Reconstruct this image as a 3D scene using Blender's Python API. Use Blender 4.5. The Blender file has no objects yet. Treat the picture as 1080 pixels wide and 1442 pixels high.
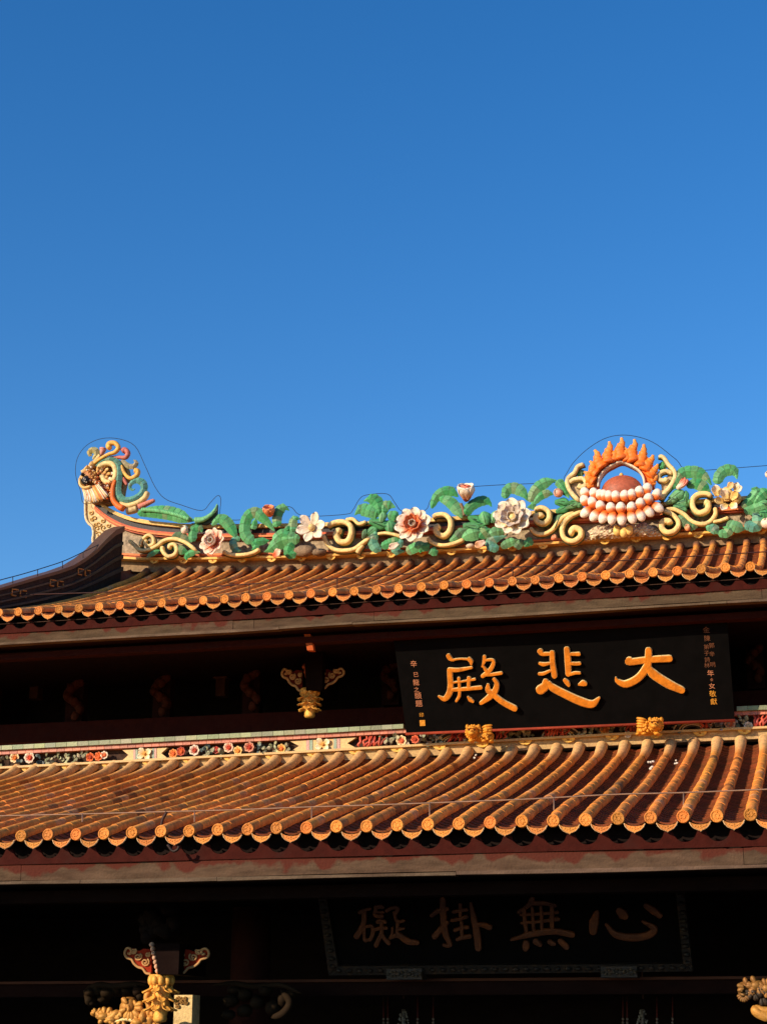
import bpy, math, random
from mathutils import Vector as V, Matrix
from mathutils.geometry import tessellate_polygon
random.seed(7)
C = bpy.context.scene.collection
S = bpy.context.scene
rad = math.radians

# ---------------------------------------------------------------- camera
H = 3.6                       # camera stands on a raised stair, metres above the courtyard
F, PITCH, YAW = 2400.0, rad(16.9505), rad(14.1266)
cd = bpy.data.cameras.new('camera'); cam = bpy.data.objects.new('camera', cd); C.objects.link(cam)
cd.sensor_fit = 'HORIZONTAL'; cd.sensor_width = 36; cd.lens = 36 * F / 1080
cd.clip_start = .1; cd.clip_end = 3000
cam.location = (0, 0, H); cam.rotation_euler = (math.pi / 2 + PITCH, 0, YAW)
S.camera = cam
# ---------------------------------------------------------------- sky, sun, exposure
SUN_EL, SUN_AZ = rad(19.5), rad(39)        # azimuth to the left of the facade normal
to_sun = V((-math.sin(SUN_AZ) * math.cos(SUN_EL), -math.cos(SUN_AZ) * math.cos(SUN_EL), math.sin(SUN_EL)))
w = bpy.data.worlds.new('World'); S.world = w; w.use_nodes = True
nt = w.node_tree; bg = nt.nodes['Background']
sky = nt.nodes.new('ShaderNodeTexSky'); sky.sky_type = 'NISHITA'; sky.sun_disc = False
sky.sun_elevation = SUN_EL; sky.sun_rotation = math.atan2(to_sun.x, to_sun.y)
sky.air_density = 1.0; sky.dust_density = 0.3; sky.ozone_density = 3.0
hs = nt.nodes.new('ShaderNodeHueSaturation'); hs.inputs['Saturation'].default_value = 1.32; hs.inputs['Hue'].default_value = .507; hs.inputs['Value'].default_value = 1.08
nt.links.new(sky.outputs[0], hs.inputs['Color']); nt.links.new(hs.outputs[0], bg.inputs[0]); bg.inputs[1].default_value = 0.1
sl = bpy.data.lights.new('sun', 'SUN'); sun = bpy.data.objects.new('sun', sl); C.objects.link(sun)
sl.energy = 3.4; sl.angle = rad(.5); sl.color = (1, .80, .56)
sun.rotation_euler = to_sun.to_track_quat('Z', 'Y').to_euler(); sun.location = to_sun * 60
S.view_settings.view_transform = 'Standard'; S.view_settings.look = 'None'
S.view_settings.exposure = 0.75; S.view_settings.gamma = 1
S.cycles.max_bounces = 6; S.cycles.diffuse_bounces = 3

# ---------------------------------------------------------------- photo helpers
_f = V((-math.sin(YAW) * math.cos(PITCH), math.cos(YAW) * math.cos(PITCH), math.sin(PITCH)))
_r = V((math.cos(YAW), math.sin(YAW), 0)); _u = _r.cross(_f)
def ray(x, y): return _f + _r * ((x - 540) / F) - _u * ((y - 721) / F)
def onY(x, y, Y):             # point of the vertical plane Y = const seen at photo point x, y
    d = ray(x, y); d = d * (Y / d.y); return V((d.x, d.y, d.z + H))
def onX(x, y, X):
    d = ray(x, y); d = d * (X / d.x); return V((d.x, d.y, d.z + H))
def onP(x, y, p0, n):
    d = ray(x, y); o = V((0, 0, H)); return o + d * ((p0 - o).dot(n) / d.dot(n))
def fr(s, ox, oy):            # enlarged-detail coordinates to photo coordinates
    return lambda *a: [(ox + a[i] / s, oy + a[i + 1] / s) for i in range(0, len(a), 2)]
def lin(r, g, b):
    return tuple(((c / 255) / 12.92 if c <= 10 else ((c / 255 + .055) / 1.055) ** 2.4) for c in (r, g, b))
def mix(a, b, t): return tuple(x + (y - x) * t for x, y in zip(a, b))
def jit(c, a=.12):
    k = 1 + random.uniform(-a, a); return tuple(min(1, x * k * (1 + random.uniform(-a, a) * .4)) for x in c)

# ---------------------------------------------------------------- materials (base colour from the mesh's own 'Col')
def material(name, rough=.6, metal=0., spec=.4, nscale=14, namt=.35, dirt=(.05, .035, .025), damt=.35, dscale=5, bump=.25, bscale=90, coat=0, streak=None):
    m = bpy.data.materials.new(name); m.use_nodes = True
    n = m.node_tree.nodes; L = m.node_tree.links; b = n['Principled BSDF']
    tc = n.new('ShaderNodeTexCoord'); at = n.new('ShaderNodeAttribute'); at.attribute_name = 'Col'
    co = tc.outputs['Object']
    if streak:
        mp = n.new('ShaderNodeMapping'); mp.inputs['Scale'].default_value = streak; L.new(co, mp.inputs[0]); co = mp.outputs[0]
    n1 = n.new('ShaderNodeTexNoise'); n1.inputs['Scale'].default_value = nscale; n1.inputs['Detail'].default_value = 6; n1.inputs['Roughness'].default_value = .65
    L.new(co, n1.inputs['Vector'])
    r1 = n.new('ShaderNodeMapRange'); r1.inputs['From Min'].default_value = .25; r1.inputs['From Max'].default_value = .75
    r1.inputs['To Min'].default_value = 1 - namt; r1.inputs['To Max'].default_value = 1 + namt * .6; L.new(n1.outputs[0], r1.inputs[0])
    mul = n.new('ShaderNodeVectorMath'); mul.operation = 'SCALE'; L.new(at.outputs['Color'], mul.inputs[0]); L.new(r1.outputs[0], mul.inputs['Scale'])
    n2 = n.new('ShaderNodeTexNoise'); n2.inputs['Scale'].default_value = dscale; n2.inputs['Detail'].default_value = 8; n2.inputs['Roughness'].default_value = .7
    L.new(co, n2.inputs['Vector'])
    r2 = n.new('ShaderNodeMapRange'); r2.inputs['From Min'].default_value = .5; r2.inputs['From Max'].default_value = .72
    r2.inputs['To Min'].default_value = 0; r2.inputs['To Max'].default_value = damt; L.new(n2.outputs[0], r2.inputs[0])
    mx = n.new('ShaderNodeMix'); mx.data_type = 'RGBA'; L.new(r2.outputs[0], mx.inputs['Factor'])
    L.new(mul.outputs[0], mx.inputs['A']); mx.inputs['B'].default_value = (*dirt, 1)
    L.new(mx.outputs['Result'], b.inputs['Base Color'])
    b.inputs['Roughness'].default_value = rough; b.inputs['Metallic'].default_value = metal
    b.inputs['Specular IOR Level'].default_value = spec; b.inputs['Coat Weight'].default_value = coat; b.inputs['Coat Roughness'].default_value = .2
    n3 = n.new('ShaderNodeTexNoise'); n3.inputs['Scale'].default_value = bscale; n3.inputs['Detail'].default_value = 5; L.new(tc.outputs['Object'], n3.inputs['Vector'])
    bp = n.new('ShaderNodeBump'); bp.inputs['Strength'].default_value = bump; bp.inputs['Distance'].default_value = .01
    L.new(n3.outputs[0], bp.inputs['Height']); L.new(bp.outputs[0], b.inputs['Normal'])
    return m
M_TILE = material('terracotta_tile', .8, spec=.2, nscale=22, namt=.4, dirt=(.07, .03, .016), damt=.45, dscale=7, bump=.5, bscale=60)
M_END = material('tile_end_clay', .6, spec=.35, nscale=40, namt=.35, dirt=(.25, .09, .02), damt=.5, dscale=30, bump=.8, bscale=110)
M_MORTAR = material('lime_mortar', .9, spec=.15, nscale=30, namt=.35, dirt=(.12, .08, .05), damt=.5, dscale=14, bump=.6, bscale=70)
M_GLAZE = material('glazed_ceramic', .5, spec=.3, nscale=24, namt=.38, dirt=(.11, .085, .06), damt=.6, dscale=8, bump=.35, bscale=70)
M_RELIEF = material('cut_porcelain', .45, spec=.4, nscale=40, namt=.3, dirt=(.10, .07, .05), damt=.3, dscale=20, bump=.35, bscale=90)
M_GOLD = material('gold_leaf', .55, metal=.2, spec=.35, nscale=25, namt=.35, dirt=(.10, .045, .015), damt=.6, dscale=18, bump=.3, bscale=60)
M_GILT = material('gilded_lettering', .5, metal=.15, spec=.4, nscale=16, namt=.30, dirt=(.28, .075, .01), damt=.55, dscale=12, bump=.5, bscale=40)
M_WOOD = material('weathered_wood', .85, spec=.2, nscale=9, namt=.5, dirt=(.035, .02, .014), damt=.75, dscale=3.2, bump=.6, bscale=50, streak=(.35, 1, 3.2))
M_RED = material('red_paint', .8, spec=.08, nscale=12, namt=.4, dirt=(.02, .01, .008), damt=.6, dscale=6, bump=.3, bscale=60)
M_DARK = material('dark_timber', .8, spec=.06, nscale=8, namt=.4, dirt=(.01, .006, .005), damt=.6, dscale=4, bump=.3, bscale=40, streak=(.4, 1, 1))
M_LACQ = material('black_lacquer', .7, spec=.04, nscale=6, namt=.4, dirt=(.004, .003, .003), damt=.5, dscale=3, bump=.1, bscale=30)
M_PLAST = material('old_plaster', .9, spec=.15, nscale=18, namt=.55, dirt=(.06, .04, .03), damt=.8, dscale=7, bump=.9, bscale=30)
M_WIRE = material('wire_metal', .6, metal=.3, spec=.4, nscale=20, namt=.3, damt=.4, bump=.1)
M_STONE = material('paving_stone', .9, spec=.2, nscale=3, namt=.3, dirt=(.04, .035, .03), damt=.4, dscale=1, bump=.3, bscale=12)

# ---------------------------------------------------------------- mesh builder
WL = {}
class MB:
    def __init__(s): s.v = []; s.f = []; s.c = []; s.mi = []; s.sm = []
    def add(s, vs, fs, cols, mi=0, smooth=True):
        o = len(s.v); s.v += [V(p) for p in vs]
        if isinstance(cols, tuple): cols = [cols] * len(vs)
        s.c += cols
        for f in fs: s.f.append([i + o for i in f]); s.mi.append(mi); s.sm.append(smooth)
    def box(s, a, b, col, mi=0):
        x0, y0, z0 = a; x1, y1, z1 = b
        s.add([(x0,y0,z0),(x1,y0,z0),(x1,y1,z0),(x0,y1,z0),(x0,y0,z1),(x1,y0,z1),(x1,y1,z1),(x0,y1,z1)],
              [(0,3,2,1),(4,5,6,7),(0,1,5,4),(1,2,6,5),(2,3,7,6),(3,0,4,7)], col, mi, False)
    def prism(s, front, depth, col, mi=0, bev=0):   # closed outline of 3-D points, pushed along the vector depth
        n = len(front); front = [V(p) for p in front]; back = [p + depth for p in front]
        tri = tessellate_polygon([front]); dn = depth.normalized()
        t0 = tri[0]; nn = (front[t0[1]] - front[t0[0]]).cross(front[t0[2]] - front[t0[0]])
        fs = []
        for t in tri:
            nn = (front[t[1]] - front[t[0]]).cross(front[t[2]] - front[t[0]])
            t = tuple(t) if nn.dot(dn) < 0 else tuple(reversed(t))
            fs.append(t); fs.append(tuple(i + n for i in reversed(t)))
        area = sum(((front[i] - front[0]).cross(front[(i + 1) % n] - front[0]) for i in range(n)), V((0,0,0))).dot(dn)
        for i in range(n):
            j = (i + 1) % n
            fs.append((i, j, j + n, i + n) if area > 0 else (i, i + n, j + n, j))
        s.add(front + back, fs, col, mi, False)
    def tube(s, P, R, col, dr=1., segs=10, mi=0, ax=V((0,1,0)), sq=1., cap=True, smooth=True):
        n = len(P); P = [V(p) for p in P]
        if not hasattr(R, '__len__'): R = [R] * n
        vs = []; cs = []; fs = []
        for i in range(n):
            T = (P[min(i + 1, n - 1)] - P[max(i - 1, 0)])
            T = T.normalized() if T.length > 1e-9 else V((0,0,1))
            a = ax if abs(T.dot(ax)) < .95 else V((0,0,1))
            B = (a - T * a.dot(T)).normalized(); N = T.cross(B)
            c = col(i / max(1, n - 1)) if callable(col) else col
            for k in range(segs):
                th = 2 * math.pi * k / segs; cx, sx = math.cos(th), math.sin(th)
                if sq != 1: cx = math.copysign(abs(cx) ** sq, cx); sx = math.copysign(abs(sx) ** sq, sx)
                vs.append(P[i] + N * (R[i] * cx) + B * (R[i] * dr * sx)); cs.append(c)
        for i in range(n - 1):
            for k in range(segs):
                k2 = (k + 1) % segs
                fs.append((i*segs+k, i*segs+k2, (i+1)*segs+k2, (i+1)*segs+k))
        if cap:
            fs.append(tuple(reversed(range(segs)))); fs.append(tuple((n-1)*segs+k for k in range(segs)))
        s.add(vs, fs, cs, mi, smooth)
    def blob(s, c, r, col, nu=10, nv=7, mi=0, j=0., ax=None, fn=None):
        c = V(c); r = (r, r, r) if not hasattr(r, '__len__') else r
        M = ax if ax is not None else Matrix.Identity(3)
        vs = [c + M @ V((0, 0, r[2]))]; ts = [1.]
        for i in range(1, nv):
            ph = math.pi * i / nv
            for k in range(nu):
                th = 2 * math.pi * k / nu; q = 1 + random.uniform(-j, j)
                vs.append(c + M @ V((r[0]*q*math.sin(ph)*math.cos(th), r[1]*q*math.sin(ph)*math.sin(th), r[2]*q*math.cos(ph)))); ts.append(math.cos(ph))
        vs.append(c - M @ V((0, 0, r[2]))); ts.append(-1.); e = len(vs) - 1
        fs = [(0, 1 + k, 1 + (k + 1) % nu) for k in range(nu)]
        for i in range(nv - 2):
            for k in range(nu):
                a = 1 + i*nu + k; b = 1 + i*nu + (k+1) % nu; fs.append((a, a+nu, b+nu, b))
        fs += [(e, 1 + (nv-2)*nu + (k+1) % nu, 1 + (nv-2)*nu + k) for k in range(nu)]
        s.add(vs, fs, [fn(t) for t in ts] if fn else col, mi)
    def petal(s, base, d, nrm, L, W, cup, cb, ct, th=.014, curl=0., nu=7, nv=6, mi=0, pw=.62, tip=.45, mid=.5):
        d = d.normalized(); nrm = (nrm - d * nrm.dot(d)).normalized(); sd = d.cross(nrm)
        top = []; cs = []
        for i in range(nu + 1):
            u = i / nu; wd = W * (.42 + .58 * min(1, u / .6)) * (1 if u < .6 else math.sqrt(max(.06, 1 - ((u - .6) / .47) ** 2)))
            for k in range(nv + 1):
                v = 2 * k / nv - 1
                top.append(V(base) + d * (u * L * (1 - .10 * v * v * u)) + sd * (v * wd) + nrm * (cup * (v*v*wd + .5*u*u*L) + curl * u*u*L))
                t = max(0, min(1, (u - mid + tip * .5) / tip)); cs.append(mix(cb, ct, t))
        m = nv + 1; N = len(top)
        bot = [p - nrm * th for p in top]; fs = []
        for i in range(nu):
            for k in range(nv):
                a = i*m + k; q = (a, a+1, a+m+1, a+m); fs.append(q); fs.append(tuple(x + N for x in reversed(q)))
        bd = [k for k in range(m)] + [i*m + nv for i in range(1, nu+1)] + [nu*m + k for k in range(nv-1, -1, -1)] + [i*m for i in range(nu-1, 0, -1)]
        for i in range(len(bd)):
            a, b = bd[i], bd[(i+1) % len(bd)]; fs.append((b, a, a+N, b+N))
        s.add(top + bot, fs, cs + cs, mi)
    def build(s, name, mats, parent=None, origin=None):
        if not isinstance(mats, (list, tuple)): mats = [mats]
        if origin is None:
            lo = V([min(p[i] for p in s.v) for i in range(3)]); hi = V([max(p[i] for p in s.v) for i in range(3)])
            origin = V(((lo.x+hi.x)/2, (lo.y+hi.y)/2, lo.z))
        me = bpy.data.meshes.new(name); me.from_pydata([p - origin for p in s.v], [], s.f)
        for m in mats: me.materials.append(m)
        me.polygons.foreach_set('material_index', s.mi); me.polygons.foreach_set('use_smooth', s.sm)
        a = me.color_attributes.new('Col', 'FLOAT_COLOR', 'POINT')
        a.data.foreach_set('color', [x for c in s.c for x in (*c, 1.)]); me.update()
        return link(bpy.data.objects.new(name, me), origin, parent)
def link(o, loc, parent=None):
    loc = V(loc); C.objects.link(o); o.location = loc; WL[o.name] = loc
    if parent is not None:
        o.parent = parent; o.matrix_parent_inverse = Matrix.Translation(-WL[parent.name])
    return o
def tag(o, label=None, cat=None, group=None, kind=None):
    for k, x in (('label', label), ('category', cat), ('group', group), ('kind', kind)):
        if x: o[k] = x
    return o
def empty(name, loc, label, cat, group=None):
    o = bpy.data.objects.new(name, None); o.empty_display_size = .1; link(o, loc); return tag(o, label, cat, group)
def cat(pts, per=6):          # Catmull-Rom through the points
    P = [V(p) for p in pts]
    if len(P) < 3: return [P[0].lerp(P[-1], i / per) for i in range(per + 1)]
    Q = [P[0]*2 - P[1]] + P + [P[-1]*2 - P[-2]]; out = []
    for i in range(1, len(Q) - 2):
        a, b, c, d = Q[i-1:i+3]
        for k in range(per):
            t = k / per; out.append(.5 * (2*b + (c-a)*t + (2*a-5*b+4*c-d)*t*t + (3*b-a-3*c+d)*t**3))
    out.append(P[-1]); return out
def lerp1(tab, x):
    if x <= tab[0][0]: return tab[0][1]
    for (a, b), (c, d) in zip(tab, tab[1:]):
        if x <= c: return b + (d - b) * (x - a) / (c - a)
    return tab[-1][1]
def bulge(n, r, e=.25, a=1, b=1):   # radii with rounded ends
    out = []
    for i in range(n):
        t = i / (n - 1); k = 1.
        if t < e: k = math.sqrt(max(.02, 1 - (1 - t/e)**2)) if a else 1
        if t > 1 - e: k = min(k, math.sqrt(max(.02, 1 - (1 - (1-t)/e)**2))) if b else k
        out.append(r * k)
    return out

U = .25                        # one tile row is 25 cm
XC = -10.2 * U                 # centre line of the hall
GREY = lin(150, 140, 125)
# ================================================================= SETTING
g = MB(); g.add([(-1500,-1500,0),(1500,-1500,0),(1500,1500,0),(-1500,1500,0)], [(0,1,2,3)], (.045,.042,.04))
tag(g.build('courtyard_ground', M_STONE), kind='structure')
g = MB(); g.box((XC-14, 11.6, -.2), (XC+14, 34, .75), (.06,.055,.05)); g.box((XC-3, 10.6, -.2), (XC+3, 11.6, .37), (.06,.055,.05))
tag(g.build('terrace', M_STONE), kind='structure')

# ================================================================= THE HALL
hall = empty('temple_hall', (XC, 19, .75), 'two-tiered temple hall with orange tiled roofs and ornate ridge', 'temple')
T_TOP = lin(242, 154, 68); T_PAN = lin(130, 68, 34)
def tile_roof(name, xs, prof, uplift, cap_col, capn, label):
    """cover-tile rows and pan tiles following prof = [(Y, Z)...] eave to top"""
    P = [V((0, y, z)) for y, z in prof]; P = cat(P, 12); L = [0.]
    for a, b in zip(P, P[1:]): L.append(L[-1] + (b - a).length)
    tot = L[-1]
    def at(d):
        d = max(0, min(tot, d)); i = 1
        while i < len(L) - 1 and L[i] < d: i += 1
        t = (d - L[i-1]) / (L[i] - L[i-1]); return P[i-1].lerp(P[i], t)
    R = .0465; mb = MB(); A = [rad(-112 + 224 * k / 10) for k in range(11)]
    nt_ = int((tot - capn) / .205); tl = (tot - capn) / nt_
    for X in xs:
        sway = random.uniform(-.007, .007)
        rowc = jit(T_TOP, .14)
        for i in range(nt_):
            c = jit(rowc, .10)
            if random.random() < .09: c = mix(c, lin(90, 50, 32), random.uniform(.2, .7))
            if random.random() < .03: c = mix(c, lin(96, 92, 70), .5)
            if random.random() < .05: c = mix(c, lin(225, 160, 105), .6)
            dx = sway + random.uniform(-.003, .003); dz = random.uniform(-.002, .003)
            vs = []
            for d, r in ((i*tl, R*1.02), (i*tl + tl*.5, R*1.0), ((i+1)*tl + .006, R*.982)):
                p = at(d); q = at(d + .05); q0 = at(d - .05); T = (q - q0).normalized(); N = V((0, -T.z, T.y))
                p = p + V((X + dx, 0, uplift(X, d / tot) + dz))
                vs += [p + V((math.sin(a) * r, 0, 0)) + N * (math.cos(a) * r) for a in A]
            m = len(A); fs = [(r*m+k, r*m+k+1, (r+1)*m+k+1, (r+1)*m+k) for r in (0, 1) for k in range(m-1)]
            mb.add(vs, fs, c); mb.add(vs[:m], [tuple(reversed(range(m)))], c, 0, False)
        # mortared top of the row, flaring into the ridge
        vs = []; cs = []; d0 = tot - capn
        for j in range(6):
            d = d0 + capn * j / 5; p = at(d); T = (at(d + .03) - at(d - .03)).normalized(); N = V((0, -T.z, T.y)); r = R * (.97 + .42 * (j / 5) ** 2)
            p = p + V((X, 0, uplift(X, d / tot))); cc = jit(mix(rowc, cap_col, min(1, j / 3.5)), .06)
            vs += [p + V((math.sin(a) * r, 0, 0)) + N * (math.cos(a) * r) for a in A]; cs += [cc] * len(A)
        m = len(A); fs = [(r*m+k, r*m+k+1, (r+1)*m+k+1, (r+1)*m+k) for r in range(5) for k in range(m-1)]
        mb.add(vs, fs, cs, 1); mb.add(vs[5*m:], [tuple(range(m))], mix(cap_col, (.05,.035,.025), .4), 1, False)
        # pans on the right side of the row: stepped shallow gutters
        npan = int(tot / .105); pl = tot / npan; K = 6
        for i in range(npan):
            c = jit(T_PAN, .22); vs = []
            for d, lift in ((i*pl - (.02 if i == 0 else 0), .010), ((i+1)*pl + .012, .0)):
                p = at(d); T = (at(d + .05) - at(d - .05)).normalized(); N = V((0, -T.z, T.y)); p = p + V((X, 0, uplift(X, d / tot)))
                for k in range(K + 1):
                    s = k / K; x = .030 + .19 * s; sag = -.054 + .034 * (2*s - 1)**2 + lift
                    vs.append(p + V((x, 0, 0)) + N * sag)
                for k in range(K, -1, -1):
                    s = k / K; x = .030 + .19 * s; sag = -.054 + .034 * (2*s - 1)**2 + lift - .012
                    vs.append(p + V((x, 0, 0)) + N * sag)
            m = 2*(K+1); fs = [(k, (k+1) % m, m + (k+1) % m, m + k) for k in range(m)]; fs.append(tuple(reversed(range(m))))
            mb.add(vs, fs, c, 0, False)
    o = mb.build(name, [M_TILE, M_MORTAR], hall, origin=V((XC, prof[0][0], prof[0][1])))
    if label: o['label'] = label
    return o, at, tot

def disc_mesh():
    mb = MB(); pr = [(0, -.004), (.012, -.004), (.014, -.006), (.018, -.006), (.020, -.003), (.038, -.003), (.040, -.007), (.048, -.007), (.0505, -.003), (.0505, .03)]
    n = 22; vs = []; E0 = jit(lin(220, 132, 50), .26)
    for r, y in pr: vs += [(r*math.cos(2*math.pi*k/n), y, r*math.sin(2*math.pi*k/n)) for k in range(n)]
    fs = [(i*n+k, i*n+(k+1) % n, (i+1)*n+(k+1) % n, (i+1)*n+k) for i in range(len(pr)-1) for k in range(n)]
    mb.add(vs, fs, E0)
    for k in range(7):
        a = random.uniform(0, 6.28); r = random.uniform(.018, .034)
        mb.blob((r*math.cos(a), -.005, r*math.sin(a)), (.008, .004, .005), E0, 6, 4)
    return mb
def drip_mesh(nose=False):
    mb = MB(); E0 = jit(lin(218, 136, 58), .22)
    top = [(-.080, -.040), (-.055, -.053), (-.02, -.060), (.02, -.060), (.055, -.053), (.080, -.040)]
    low = [(.083, -.046), (.072, -.070), (.050, -.093), (.026, -.105), (.010, -.110), (0, -.119), (-.010, -.110), (-.026, -.105), (-.050, -.093), (-.072, -.070), (-.083, -.046)]
    def ring(s, y):
        cx, cz = 0, -.078
        return [V((cx + (x-cx)*s, y, cz + (z-cz)*s)) for x, z in top + low]
    o = [ring(1, .004), ring(1.0, -.006), ring(.93, -.010), ring(.86, -.007), ring(.80, -.0035)]; n = len(top + low); vs = sum(o, [])
    edge = lin(232, 190, 140)
    cs = [edge]*n*3 + [E0]*n*2
    fs = [(i*n+k, (i+1)*n+k, (i+1)*n+(k+1) % n, i*n+(k+1) % n) for i in range(4) for k in range(n)]
    fs.append(tuple(range(4*n, 5*n))); fs.append(tuple(reversed(range(n))))
    mb.add(vs, fs, cs, 0, False)
    for x, z in ((-.04, -.072), (-.02, -.08), (0, -.088), (.02, -.08), (.04, -.072), (0, -.074)):
        mb.blob((x, -.004, z), (.010, .004, .006), E0, 6, 4)
    return mb
DISC = None
def eave(roof, xs, Y, Z, zf, x0, x1, dark):
    """disc and drip tiles, scalloped board and fascia under one eave"""
    global DISC
    if DISC is None:
        DISC = [disc_mesh() for _ in range(9)], [drip_mesh() for _ in range(9)]
        DISC = [[m.build('eave_disc', M_END, None, V((0,0,0))) for m in DISC[0]], [m.build('drip_tile', M_END, None, V((0,0,0))) for m in DISC[1]]]
        eave.used = set()
    for X in xs:
        for kind in (0, 1):
            src = random.choice(DISC[kind])
            if src.name not in eave.used:
                eave.used.add(src.name); o = src
            else:
                o = src.copy(); C.objects.link(o)
            j = lambda a: random.uniform(-a, a)
            o.location = (X + (0 if kind == 0 else U/2) + j(.004), Y - .012 - .004*kind + j(.005), Z + j(.004)); o.rotation_euler = (j(.05) - .04, j(.5) if kind == 0 else j(.06), j(.06))
            o.parent = roof; o.matrix_parent_inverse = Matrix.Translation(-WL[roof.name])
    # scalloped red board
    mb = MB(); yb = Y + .045; RC = lin(62, 20, 13)
    for X in xs:
        pts = []
        for k in range(17):
            s = -1 + 2*k/16; x = s*U/2
            z = -.105 - math.sqrt(max(0, 1 - (x/.088)**2)) * .082 if abs(x) < .088 else -.105
            pts.append((x, z))
        vs = []
        for x, z in pts: vs += [(X+x, yb, Z+z), (X+x, yb, Z-.232), (X+x, yb+.03, Z+z), (X+x, yb+.03, Z-.232)]
        fs = []
        for k in range(16):
            a = 4*k; b = a+4; fs += [(a, a+1, b+1, b), (a+2, a, b, b+2)]
        mb.add(vs, fs, RC, 0, False)
    mb.build('scalloped_board', M_RED, roof)
    if dark: mb = MB(); mb.box((x0, Y+.030, Z-.126), (x1, Y+.042, Z-.120), lin(70, 48, 36)); mb.build('eave_batten', M_WOOD, roof)
    # fascia plank with ragged upper edge and a lower lip
    mb = MB(); n = int((x1-x0)/.06); WC = lin(86, 68, 52); top = []
    h = 0
    for i in range(n+1):
        h = .85*h + random.uniform(-.009, .009); top.append(-.218 + h + .014*math.sin(i*.55) + .008*math.sin(i*2.3))
    for yb0, yb1, za, zb, c in ((Y+.062, Y+.16, None, zf+.028, WC), (Y+.052, Y+.165, zf+.027, zf, mix(WC, (.6,.45,.33), .08))):
        cut = sorted(random.sample(range(12, n-12), 5)); ends = [0] + cut + [n]
        for i0, i1 in zip(ends, ends[1:]):
            vs = []; oy, oz = random.uniform(-.005, .005), random.uniform(-.003, .003); cc = jit(c, .10)
            for i in range(i0, i1+1):
                x = x0 + (x1-x0)*i/n - (.004 if i == i1 else 0); zt = Z + (top[i] if za is None else za); k = .006*math.sin(i*.17) + oy; dz = .005*math.sin(i*.11+1) + oz
                vs += [(x, yb0+k, zt+oz), (x, yb0+k, Z+zb+dz), (x, yb1, Z+zb+dz), (x, yb1, zt+oz)]
            fs = []; m = i1 - i0
            for i in range(m):
                a = 4*i; b = a+4; fs += [(a, a+1, b+1, b), (a+1, a+2, b+2, b+1), (a+3, a, b, b+3), (a+2, a+3, b+3, b+2)]
            fs += [(3, 2, 1, 0), (4*m, 4*m+1, 4*m+2, 4*m+3)]
            mb.add(vs, fs, [jit(cc, .03) for _ in vs], 0, False)
    mb.box((x0+.05, Y+.10, Z+zf+.012), (x1-.05, Y+.15, Z-.245), (.02,.013,.009)); mb.build('fascia_board', M_FASCIA, roof)
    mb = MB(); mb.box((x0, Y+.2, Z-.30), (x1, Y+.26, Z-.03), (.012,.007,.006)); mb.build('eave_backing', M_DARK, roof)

# fascia: worn grey wood with remains of red paint along its upper part
M_FASCIA = material('fascia_wood', .9, spec=.08, nscale=7, namt=.5, dirt=(.06, .032, .02), damt=.7, dscale=2.6, bump=.6, bscale=50, streak=(.6, 1, 3.))
n_ = M_FASCIA.node_tree.nodes; l_ = M_FASCIA.node_tree.links; b_ = n_['Principled BSDF']
src_ = b_.inputs['Base Color'].links[0].from_socket
tc_ = n_.new('ShaderNodeTexCoord'); sp_ = n_.new('ShaderNodeSeparateXYZ'); l_.new(tc_.outputs['Object'], sp_.inputs[0])
nz_ = n_.new('ShaderNodeTexNoise'); nz_.inputs['Scale'].default_value = 5; nz_.inputs['Detail'].default_value = 7; l_.new(tc_.outputs['Object'], nz_.inputs['Vector'])
ma_ = n_.new('ShaderNodeMath'); ma_.operation = 'MULTIPLY_ADD'; ma_.inputs[1].default_value = .32; l_.new(nz_.outputs[0], ma_.inputs[0]); l_.new(sp_.outputs['Z'], ma_.inputs[2])
mr_ = n_.new('ShaderNodeMapRange'); mr_.inputs['From Min'].default_value = .27; mr_.inputs['From Max'].default_value = .30; l_.new(ma_.outputs[0], mr_.inputs[0])
mm_ = n_.new('ShaderNodeMix'); mm_.data_type = 'RGBA'; l_.new(mr_.outputs[0], mm_.inputs['Factor']); l_.new(src_, mm_.inputs['A']); mm_.inputs['B'].default_value = (.085, .022, .014, 1)
l_.new(mm_.outputs['Result'], b_.inputs['Base Color'])

# ---- lower roof
LX = [(-25.93 + n) * U for n in range(-16, 33)]
LP = [(y*U, z*U + H) for y, z in ((53.2, 6.27), (56.2, 7.02), (62, 8.34), (67, 9.6), (71, 10.66), (73.6, 11.42), (74.9, 12.0))]
low_roof, low_at, low_tot = tile_roof('lower_roof', LX, LP, lambda x, t: 0, lin(228, 180, 122), .85, 'lower tier of orange tile rows with pale mortared tops')
eave(low_roof, LX, LP[0][0], LP[0][1], -.397, LX[0]-.15, LX[-1]+.15, 0)
# ---- upper roof
UX = [(-34.91 + k) * U for k in range(-7, 41)]
UP = [(y*U, z*U + H) for y, z in ((70, 18.47), (73.5, 19.33), (79, 20.72), (84, 22.05), (88.8, 23.45), (93, 24.85), (97, 26.35), (100, 27.5), (102.2, 28.52))]
def up_lift(x, t):
    d = max(0, -18 - x/U, x/U - (-2.4)); return (.00118 * d*d * max(0, t)**1.6) * U
up_roof, up_at, up_tot = tile_roof('upper_roof', UX, UP, up_lift, lin(120, 86, 66), .34, 'upper tier of slim tile rows with dark brown tops')
eave(up_roof, UX, UP[0][0], UP[0][1], -.365, UX[0]-4.8, UX[-1]+.15, 1)
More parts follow.
